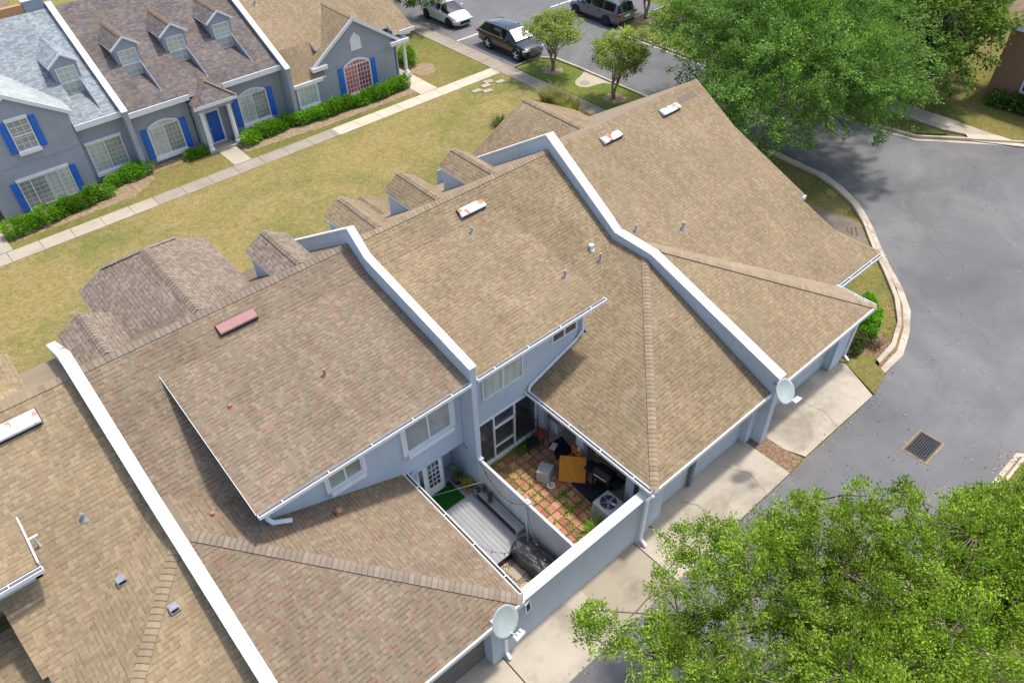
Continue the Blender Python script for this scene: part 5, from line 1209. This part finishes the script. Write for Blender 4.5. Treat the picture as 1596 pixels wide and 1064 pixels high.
# ------------------------------------------------------------------ deck courtyard
n = NT('grey_composite_boards'); sp = n.n('ShaderNodeSeparateXYZ'); n.l(n.pos(), sp.inputs[0])
bi = n.math('FLOOR', n.math('DIVIDE', n.math('SUBTRACT', sp.outputs[0], .005), .145)); wn = n.n('ShaderNodeTexWhiteNoise', noise_dimensions='1D'); n.l(bi, wn.inputs['W'])
c = n.ramp(wn.outputs[0], [(0, (.30,.30,.305)), (1, (.37,.37,.375))])
c = n.mix(1, c, n.ramp(n.noise(3, 5, vec=n.scale(n.pos(), (4,.4,1))), [(.3,.88),(.7,1.08)]), 'MULTIPLY'); M['deck'] = n.base(c, .7, 0, .25)
t = thing('wooden_deck', 'grey composite board deck filling the narrow courtyard beside the vinyl fence', 'deck', (6.42,9.87,0))
b = MB(); x = 0
while x < 2.44: b.box(x, min(x+.137, 2.46), 0, 3.47, .265, .30); x += .145
b.box(1.72,2.42,3.47,3.95,.265,.30); b.build('boards', 'deck', t)
b = MB(); b.box(0,2.46,-.02,.0,.02,.29); b.box(0,2.46,.02,3.45,.2,.26); b.build('fascia', 'black', t)
t = thing('bench', 'low grey plank bench running along the fence on the deck', 'bench', (8.74,11.2,.30))
b = MB()
for i in range(3): b.box(-.15+i*.1,-.06+i*.1,-1.08,1.08,.27,.30)
b.build('seat', 'deck', t)
for y in (-1.0, 1.0): b = MB(); b.box(-.14,.14,y-.05,y+.05,0,.27); b.build('leg', 'deck', t)
b = MB(); b.box(-.15,-.135,-.94,.94,.04,.24); b.build('front_panel', 'black', t)
# gravel
b = MB(); b.box(6.42,8.93,7.97,9.85,-.02,.02); g0 = b.build('gravel_bed', 'soil'); tag(g0, kind='structure')
gr = np.random.default_rng(5); b = MB()
for i in range(2300):
    x, y = gr.uniform(6.9,8.9), gr.uniform(8.0,9.84); s_ = gr.uniform(.012,.028); a = gr.uniform(0,3.1)
    b.obox((x,y,.025+s_*.3), (math.cos(a)*s_,math.sin(a)*s_,0), (-math.sin(a)*s_*.7,math.cos(a)*s_*.7,gr.uniform(-.3,.3)*s_), (0,0,s_*.5), int(gr.integers(0,3)))
M['peb1'] = plain('tan_pebbles', (.42,.31,.20), .8); M['peb2'] = plain('white_pebbles', (.62,.57,.50), .8); M['peb3'] = plain('brown_pebbles', (.22,.15,.10), .8)
tag(b.build('gravel', ['peb1','peb2','peb3']), kind='stuff')
for i, (x, y, rz) in enumerate(((7.86,9.38,.08),(7.78,8.72,-.1))):
    b = MB(); b.box(-.21,.21,-.23,.23,0,.045); o = bevel(b.build('paver_slab', 'walk_mid', loc=(x,y,.025)), .012); o.rotation_euler.z = rz
    tag(o, ['square concrete slab in the gravel just off the end of the deck','concrete slab in the gravel nearest the courtyard wall'][i], 'paver')
# artificial turf
b = MB(); b.box(7.0,8.32,12.42,13.28,.302,.318); n = NT('artificial_turf'); f = n.noise(60, 3, vec=n.pos()); n.bump(f, .02, 1); M['turf'] = n.base(n.ramp(f, [(.3,(.006,.05,.008)),(.7,(.02,.125,.018))]), .95, 0, .05)
tag(b.build('turf_mat', 'turf'), 'dark green artificial turf mat in front of the french door', 'mat')
# agave and planters
def pot(name, label, loc, r0, r1, h, mat, cat='plant pot', n_=14, rect=None):
    t = thing(name, label, cat, loc); b = MB()
    if rect: sx, sy = rect; b.box(-sx,sx,-sy,sy,0,h); b.box(-sx+.03,sx-.03,-sy+.03,sy-.03,h+.001,h+.003,1)
    else: b.tube([(0,0,0),(0,0,h*.9),(0,0,h*.91),(0,0,h)], [r0,r1,r1*1.08,r1*1.08], n_); b.tube([(0,0,h+.001),(0,0,h+.004)], r1*.95, n_, 1)
    b.build('pot', [mat, 'mulch'], t); return t
t = pot('potted_agave', 'spiky grey-green agave in a black pot in the recess by the french door', (8.52,13.05,.3), .13, .19, .28, 'black', 'potted plant')
for k in range(2): pass
ob = tuft('leaves', '', None, 46, .46, 'leaf_agave', .16, .55, .075, parent=t, sd=3); ob.location = (0,0,.26)
t = pot('potted_plant', 'yellow variegated plants in a terracotta box planter on the deck', (8.62,12.62,.3), 0, 0, .14, 'copper', 'potted plant', rect=(.17,.2))
ob = tuft('leaves', '', None, 90, .26, 'leaf_yellow', .34, .7, .05, parent=t, sd=4); ob.location = (0,0,.12)
for i, (x, y, z) in enumerate(((8.66,12.12,.60),(8.82,12.0,.60),(8.80,11.72,.60),(8.68,11.56,.60))):
    t = pot('potted_succulent', 'small succulent pot on the plank bench, '+['farthest toward the planter','second from the planter, against the fence','third from the planter, against the fence','nearest the empty end of the bench'][i], (x,y,z), .05, .075, .1, ['black','debris','black','debris'][i], 'potted plant')
    ob = tuft('leaves', '', None, 22, .13, 'leaf_dull', .1, .7, .035, parent=t, sd=20+i); ob.location = (0,0,.09)
# tarp-covered grill
def drape(name, label, loc, rz, sx, sy, h, mat, sd=2, cat='cover'):
    g = np.random.default_rng(sd); t = thing(name, label, cat, loc, None, rz); N, K = 44, 22; ph = g.uniform(0, 6, 8); b = MB(); ring = []
    for j in range(K+1):
        f = j/K; row = []
        for i in range(N):
            a = 2*math.pi*i/N; ca, sa = math.cos(a), math.sin(a); sq = 1/max(abs(ca), abs(sa))**.72
            if f < .55: r = f/.55; z = h*(1-.10*r*r)+.035*math.sin(ca*r*7+ph[0])*math.cos(sa*r*6+ph[1])+.02*math.sin(r*11+a*3+ph[2])
            else: q = (f-.55)/.45; r = 1+.08*q+.065*q*math.sin(a*9+ph[3]+q*1.5)+.03*q*math.sin(a*17+ph[4]); z = h*.90*(1-q)+.01
            row.append((ca*sq*r*sx, sa*sq*r*sy, z))
        ring.append(row)
    for j in range(K):
        for i in range(N): k = (i+1) % N; b.face([ring[j][i], ring[j+1][i], ring[j+1][k], ring[j][k]])
    b.build('cover', mat, t, smooth=True); return t
n = NT('black_tarp'); n.base((.035,.036,.04), .32, 0, .5); f = n.noise(5, 6, vec=n.pos(), dist=1.2); n.bump(f, .05, .9); M['tarp'] = n.m
drape('covered_grill', 'long object under a wrinkled black tarp in the gravel against the fence', (8.44,9.12,.02), R(4), .35, .86, .62, 'tarp', cat='covered grill')
# string lights
t = thing('string_lights', 'black string lights with small bulbs slung across the deck courtyard', 'string lights', (7.6,12,2))
def sag(p, q, s, n_=14): p, q = Vector(p), Vector(q); return [p.lerp(q, i/n_)-Vector((0,0,4*s*(i/n_)*(1-i/n_))) for i in range(n_+1)]
o0 = Vector((7.6,12,2)); runs = [((6.62,12.9,2.45),(7.9,13.28,2.35),.1),((7.9,13.28,2.35),(8.84,13.3,2.2),.05),((8.84,13.2,2.2),(8.9,12.4,1.9),.06),((8.9,12.3,1.85),(8.88,10.1,1.85),.75),((8.88,10.1,1.85),(8.0,7.95,2.1),.75),((6.7,9.9,2.4),(7.6,9.0,2.0),.35)]
b = MB(); bl = MB()
for p, q, s in runs:
    L = sag(p, q, s); b.tube([x-o0 for x in L], .006, 4)
    for k in range(2, len(L)-1, 4): x = L[k]-o0; b.tube([x, x-Vector((0,0,.05))], .016, 6); bl.tube([x-Vector((0,0,.05)), x-Vector((0,0,.09)), x-Vector((0,0,.11))], [.02,.028,.008], 8)
b.build('cable', 'black', t); bl.build('bulbs', 'trim', t)
b = MB(); b.tube([(8.86,10.1,1.8),(8.55,9.6,.5)], .005, 5); b.tube([(8.86,10.1,1.8),(8.75,9.5,.5)], .005, 5); b.tube([(8.9,11.9,1.2),(7.1,12.9,.9)], .005, 5)
tag(b.build('support_rope', 'trim'), 'thin white ropes from the middle fence post over the deck', 'rope')

# ------------------------------------------------------------------ brick patio
b = MB(); b.box(9.06,12.16,7.97,13.05,-.03,.005); tag(b.build('patio_bed', 'lawn_green'), kind='structure')
b = MB(); b.box(12.05,14.2,7.97,13.1,-.02,.03); tag(b.build('porch_floor', 'walk_mid'), kind='structure')
M['paver1'] = plain('red_paver', (.40,.175,.11), .85, var=.18, sc=2.2); M['paver2'] = plain('faded_paver', (.47,.235,.15), .85, var=.15, sc=2.5); M['paver3'] = plain('dark_red_paver', (.30,.12,.085), .85, var=.2, sc=2.5)
b = MB(); g = np.random.default_rng(9); P_ = .305
for j in range(16):
    for i in range(10):
        x, y = 9.12+i*P_, 8.05+j*P_
        if x > 11.9: continue
        a = g.normal(0, .03); s_ = .135; k = int(g.choice([0,0,1,1,2])); k = 1 if i < 2 else k
        b.obox((x+P_/2+g.normal(0,.008), y+P_/2+g.normal(0,.008), .012+g.uniform(0,.008)), (math.cos(a)*s_, math.sin(a)*s_, 0), (-math.sin(a)*s_, math.cos(a)*s_, 0), (0,0,.02), k)
o = b.build('patio_paving', ['paver1','paver2','paver3']); tag(o, kind='structure')
P = []; g = np.random.default_rng(10)
for k in range(260):
    if g.uniform() < .5: x, y = 9.12+P_*g.integers(0,10), g.uniform(8.0,13.0)
    else: x, y = g.uniform(9.1,12.0), 8.05+P_*g.integers(0,17)
    if x < 12 and not (11.2 < x and y < 12.4): P.append(np.c_[g.normal(x,.045,34), g.normal(y,.045,34), g.uniform(.01,.05,34)])
for cx, cy, r, m_ in ((9.35,12.75,.22,500),(11.2,12.85,.28,600),(9.6,8.35,.3,600),(10.9,10.5,.16,200),(9.3,10.2,.2,300),(10.7,9.9,.2,250)):
    P.append(np.c_[g.normal(cx,r,m_).clip(9.08,12), g.normal(cy,r*.6,m_).clip(8.0,13.0), g.uniform(.02,.12,m_)])
tag(leaves('weeds', np.vstack(P), .06, 'leaf_hedge'), kind='stuff')
n = NT('orange_wood'); k = n.ramp(n.noise(2.5, 5, vec=n.scale(n.co('Object'), (9,1,1)), dist=.5), [(.3,(.50,.185,.010)),(.7,(.66,.27,.022))]); M['owood'] = n.base(k, .5, 0, .3)
t = thing('wooden_table', 'square orange-brown wooden table tipped on its side on the brick patio', 'table', (11.47,10.65,.03))
B0, B1 = Vector((-.30,.33,.01)), Vector((.30,-.34,.01)); ub = (B1-B0).normalized(); vb = Vector((.42,.40,.74)).normalized(); nb = ub.cross(vb).normalized()
hw_ = (B1-B0).length/2
b = MB(); b.obox(B0.lerp(B1, .5)+vb*.44, ub*hw_, vb*.44, nb*.014); bevel(b.build('tabletop', 'owood', t), .006)
for e in (-1, 1):
    b = MB(); b.obox(B0.lerp(B1, .5)+vb*(.44+e*.36)-nb*.2*(1 if nb.z > 0 else -1), ub*.03, vb*.03, nb*.18); b.build('leg', 'owood', t)
t = thing('ottoman', 'light grey blocky ottoman lying askew beside the orange table', 'ottoman', (11.02,11.42,.03), None, R(28))
n = NT('grey_canvas'); n.bump(n.noise(60,2,vec=n.pos()), .004, .5); M['canvas'] = n.base((.36,.37,.38), .9, 0, .1)
b = MB(); b.prism([(-.34,-.22,0),(.30,-.22,0),(.26,-.18,.36),(-.28,-.18,.44)], (0,.46,0)); o = bevel(b.build('cushion', 'canvas', t), .03, 3)
b = MB(); b.prism([(.31,-.2,.02),(.33,-.2,.02),(.29,-.18,.35),(.27,-.18,.35)], (0,.42,0)); b.build('side_panel', 'metal', t)
t = thing('dish_bowl', 'small round white bowl with teal pattern on the patio bricks', 'bowl', (10.84,11.0,.035))
b = MB(); b.tube([(0,0,0),(0,0,.03),(0,0,.05)], [.07,.11,.14], 20); b.build('bowl', 'trim', t); b = MB(); b.tube([(0,0,.051),(0,0,.054)], .10, 20); b.build('inner', 'metal', t)
def mat(label, pts): b = MB(); b.prism([(x,y,.034) for x, y in pts], (0,0,.014)); tag(b.build('rubber_mat', 'navy'), label, 'mat')
M['navy'] = plain('dark_navy_rubber', (.014,.017,.026), .8, var=.2)
mat('black rug on the porch edge behind the orange table', [(11.75,11.66),(12.44,11.5),(12.6,12.3),(12.0,12.36)])
mat('dark navy mat between the table and the air conditioner', [(11.32,9.36),(11.9,9.34),(11.9,10.6),(11.4,10.62)])
# grill
t = thing('barbecue_grill', 'black barbecue grill in the arched opening beside the orange table', 'grill', (12.05,9.75,.03), None, R(8))
b = MB(); b.box(-.24,.24,-.34,.34,.62,.80); bevel(b.build('firebox', 'black', t), .02)
b = MB(); b.prism([(-.25,-.33,.80),(.24,-.33,.80),(.24,-.33,.94),(.1,-.33,1.06),(-.12,-.33,1.05),(-.25,-.33,.92)], (0,.66,0)); bevel(b.build('lid', 'black', t), .02); 
b = MB(); b.tube([(-.29,-.24,.9),(-.29,.24,.9)], .012, 8); b.build('lid_handle', 'chrome', t)
for s_ in (-1, 1): b = MB(); b.box(-.22,.22,s_*.52-.17,s_*.52+.17,.76,.79); b.build('side_shelf', 'black', t)
for sx in (-1, 1):
    for sy in (-1, 1): b = MB(); b.box(sx*.21-.02,sx*.21+.02,sy*.31-.02,sy*.31+.02,.0,.64); b.build('leg', 'black', t)
b = MB(); b.box(-.22,.22,-.3,.3,.14,.17); b.build('shelf', 'black', t)
for sy in (-1, 1): b = MB(); b.tube([(-.25,sy*.31,.07),(-.21,sy*.31,.07)], .075, 14); b.build('wheel', 'black', t)
# air conditioner
t = thing('air_conditioner', 'grey air conditioner unit with round fan grille in the patio corner', 'air conditioner', (11.42,8.98,.03))
M['acm'] = plain('beige_grey_sheet_metal', (.42,.44,.44), .5, var=.06)
b = MB(); b.box(-.36,.36,-.36,.36,.05,.66); bevel(b.build('cabinet', 'acm', t), .04, 3)
b = MB()
for i in range(22): z = .1+i*.024; b.box(-.365,.365,-.3,.3,z,z+.008); b.box(-.3,.3,-.365,.365,z,z+.008)
b.build('louvres', 'metal', t)
b = MB(); b.tube([(0,0,.655),(0,0,.664)], .27, 28); b.build('fan_well', 'black', t)
b = MB()
for k in range(5):
    a = k*1.2566; d = Vector((math.cos(a),math.sin(a),0)); e = Vector((-math.sin(a),math.cos(a),.3)); b.obox(Vector((0,0,.668))+d*.14, d*.11, e*.04, Vector((0,0,.003)))
b.build('fan', 'metal', t)
b = MB()
for r in (.09,.15,.21,.27): 
    for k in range(24): a, c = k*.2618, (k+1)*.2618; b.tube([(r*math.cos(a),r*math.sin(a),.69),(r*math.cos(c),r*math.sin(c),.69)], .004, 4, cap=False)
for k in range(12): a = k*.5236; b.tube([(.05*math.cos(a),.05*math.sin(a),.69),(.28*math.cos(a),.28*math.sin(a),.685)], .004, 4)
b.tube([(0,0,.685),(0,0,.70)], .06, 12); b.build('guard', 'metal', t)
b = MB(); b.box(-.42,.42,-.42,.42,0,.05); b.build('base_pad', 'walk_old', t)
# fern clumps
tuft('fern', 'big bright green fern growing by the courtyard wall next to the air conditioner', (10.62,8.62,.02), 150, .55, 'leaf_fern', .5, .9, .07, 'fern', sd=31)
tuft('spider_plant', 'spiky variegated plant in the patio corner where fence meets wall', (10.0,8.4,.02), 60, .38, 'leaf_agave', .25, .9, .03, 'plant', sd=32)
# chair and clutter by the screen
def chair(name, label, loc, rz, mat, mat2):
    t = thing(name, label, 'chair', loc, 'patio chairs by the porch screen', rz)
    b = MB(); b.box(-.2,.2,-.2,.2,.40,.43); bevel(b.build('seat', mat2, t), .01)
    for sx in (-1, 1):
        for sy in (-1, 1): b = MB(); b.tube([(sx*.19,sy*.19,0),(sx*.17,sy*.17,.41)], .014, 6); b.build('leg', mat, t)
    b = MB(); b.tube([(-.19,.2,.42),(-.2,.26,.85),(0,.28,.93),(.2,.26,.85),(.19,.2,.42)], .014, 6)
    for k in range(3): b.tube([(-.09+k*.09,.21,.43),(-.09+k*.09,.27,.9)], .008, 5)
    b.build('backrest', mat, t); return t
chair('patio_chair', 'black wire patio chair in the corner by the porch screen', (11.45,12.55,.03), R(-30), 'black', 'black')
M['cred'] = plain('brick_red_fabric', (.33,.07,.06), .9)
chair('patio_chair', 'patio chair with brick-red seat next to the black wire chair', (11.92,12.66,.03), R(20), 'black', 'cred')
t = thing('storage_cooler', 'white box cooler standing just inside the arched porch', 'cooler', (12.72,12.75,.03))
b = MB(); b.box(-.2,.2,-.28,.28,0,.5); bevel(b.build('body', 'trim', t), .03); b = MB(); b.box(-.21,.21,-.29,.29,.505,.57); bevel(b.build('lid', 'acm', t), .02)
t = thing('shelf_rack', 'small wooden shelf rack with colourful items against the arch pier', 'shelf', (12.08,11.03,.03))
b = MB(); 
for x in (-.02,): b.box(-.09,.05,-.2,-.18,0,.95); b.box(-.09,.05,.18,.2,0,.95)
for z in (.05,.35,.65,.93): b.box(-.09,.05,-.18,.18,z,z+.02)
b.build('frame', 'owood', t)
g = random.Random(3)
for z in (.07,.37,.67,.95):
    for y in (-.1, .08): b = MB(); h = g.uniform(.08,.2); r = g.uniform(.03,.055); b.tube([(-.03,y,z),(-.03,y,z+h)], [r,r*.8], 8); b.build('item', g.choice(['white','copper','leaf_hedge','redvent','debris']), t)
t = thing('side_table_clutter', 'small pale patterned stool beside the black rug', 'stool', (11.95,12.05,.05), None, .4)
b = MB(); b.box(-.16,.16,-.1,.1,.18,.21); b.build('seat', 'peb2', t)
for sx in (-1,1): b = MB(); b.box(sx*.13-.015,sx*.13+.015,-.08,.08,0,.18); b.build('leg', 'peb3', t)
t = thing('wind_chime', 'white wind chime hanging from the gutter over the grill', 'wind chime', (11.85,9.95,2.3))
b = MB(); b.tube([(0,0,.1),(0,0,-.15)], .005, 5); b.tube([(0,0,-.15),(0,0,-.19)], [.03,.07], 10); b.build('cap', 'trim', t)
for k in range(5): a = k*1.2566; b = MB(); b.tube([(.045*math.cos(a),.045*math.sin(a),-.2),(.045*math.cos(a),.045*math.sin(a),-.42-.03*k)], .009, 6); b.build('tube', 'chrome', t)
t = thing('red_bag', 'small red bag hanging on the porch pier', 'bag', (12.55,13.0,1.55))
b = MB(); b.tube([(0,-.02,0),(0,-.02,-.08),(0,-.02,-.28),(0,-.02,-.34)], [.02,.08,.1,.06], 10); b.build('body', 'cred', t); b = MB(); b.tube([(-.05,-.02,-.02),(0,-.02,.12),(.05,-.02,-.02)], .008, 5); b.build('handle', 'cred', t)
# porch contents seen through the screen: a dark chair
# fallen leaves and scraps
# leaf litter along kerbs, walks and lawns
P = []
for (x0, y0), (x1, y1), n_, sp_ in (((24.2,6.6),(28.2,8.2),160,.25),((28.2,8.2),(32.3,12.2),190,.25),((32.3,12.2),(34.7,17),140,.3),((25,7.2),(28,10),200,.7),((0,5.9),(23,5.9),220,.12),((22,1.5),(23.6,1.4),60,.2),((32,41),(33,50),260,.5),((18.5,38.3),(25,38.6),120,.3),((2,38.9),(9,40.2),140,.3),((12,2),(22,5),160,1.3),((33,9),(44,12),160,2.5),((26,3),(40,6),120,3)):
    t_ = rng.uniform(size=n_); P.append(np.c_[x0+(x1-x0)*t_+rng.normal(0,sp_,n_), y0+(y1-y0)*t_+rng.normal(0,sp_,n_), np.full(n_,.012)])
M['litter'] = leafmat('dry_leaf_litter', [(.20,.11,.05),(.34,.22,.10),(.50,.38,.22),(.14,.08,.04)], tr=.05)
tag(leaves('leaf_litter', np.vstack(P), .07, 'litter', up_bias=3, aspect=.7), kind='stuff')
P = np.c_[rng.uniform(23.6,33,900), rng.uniform(6.4,14,900), np.full(900,.012)]
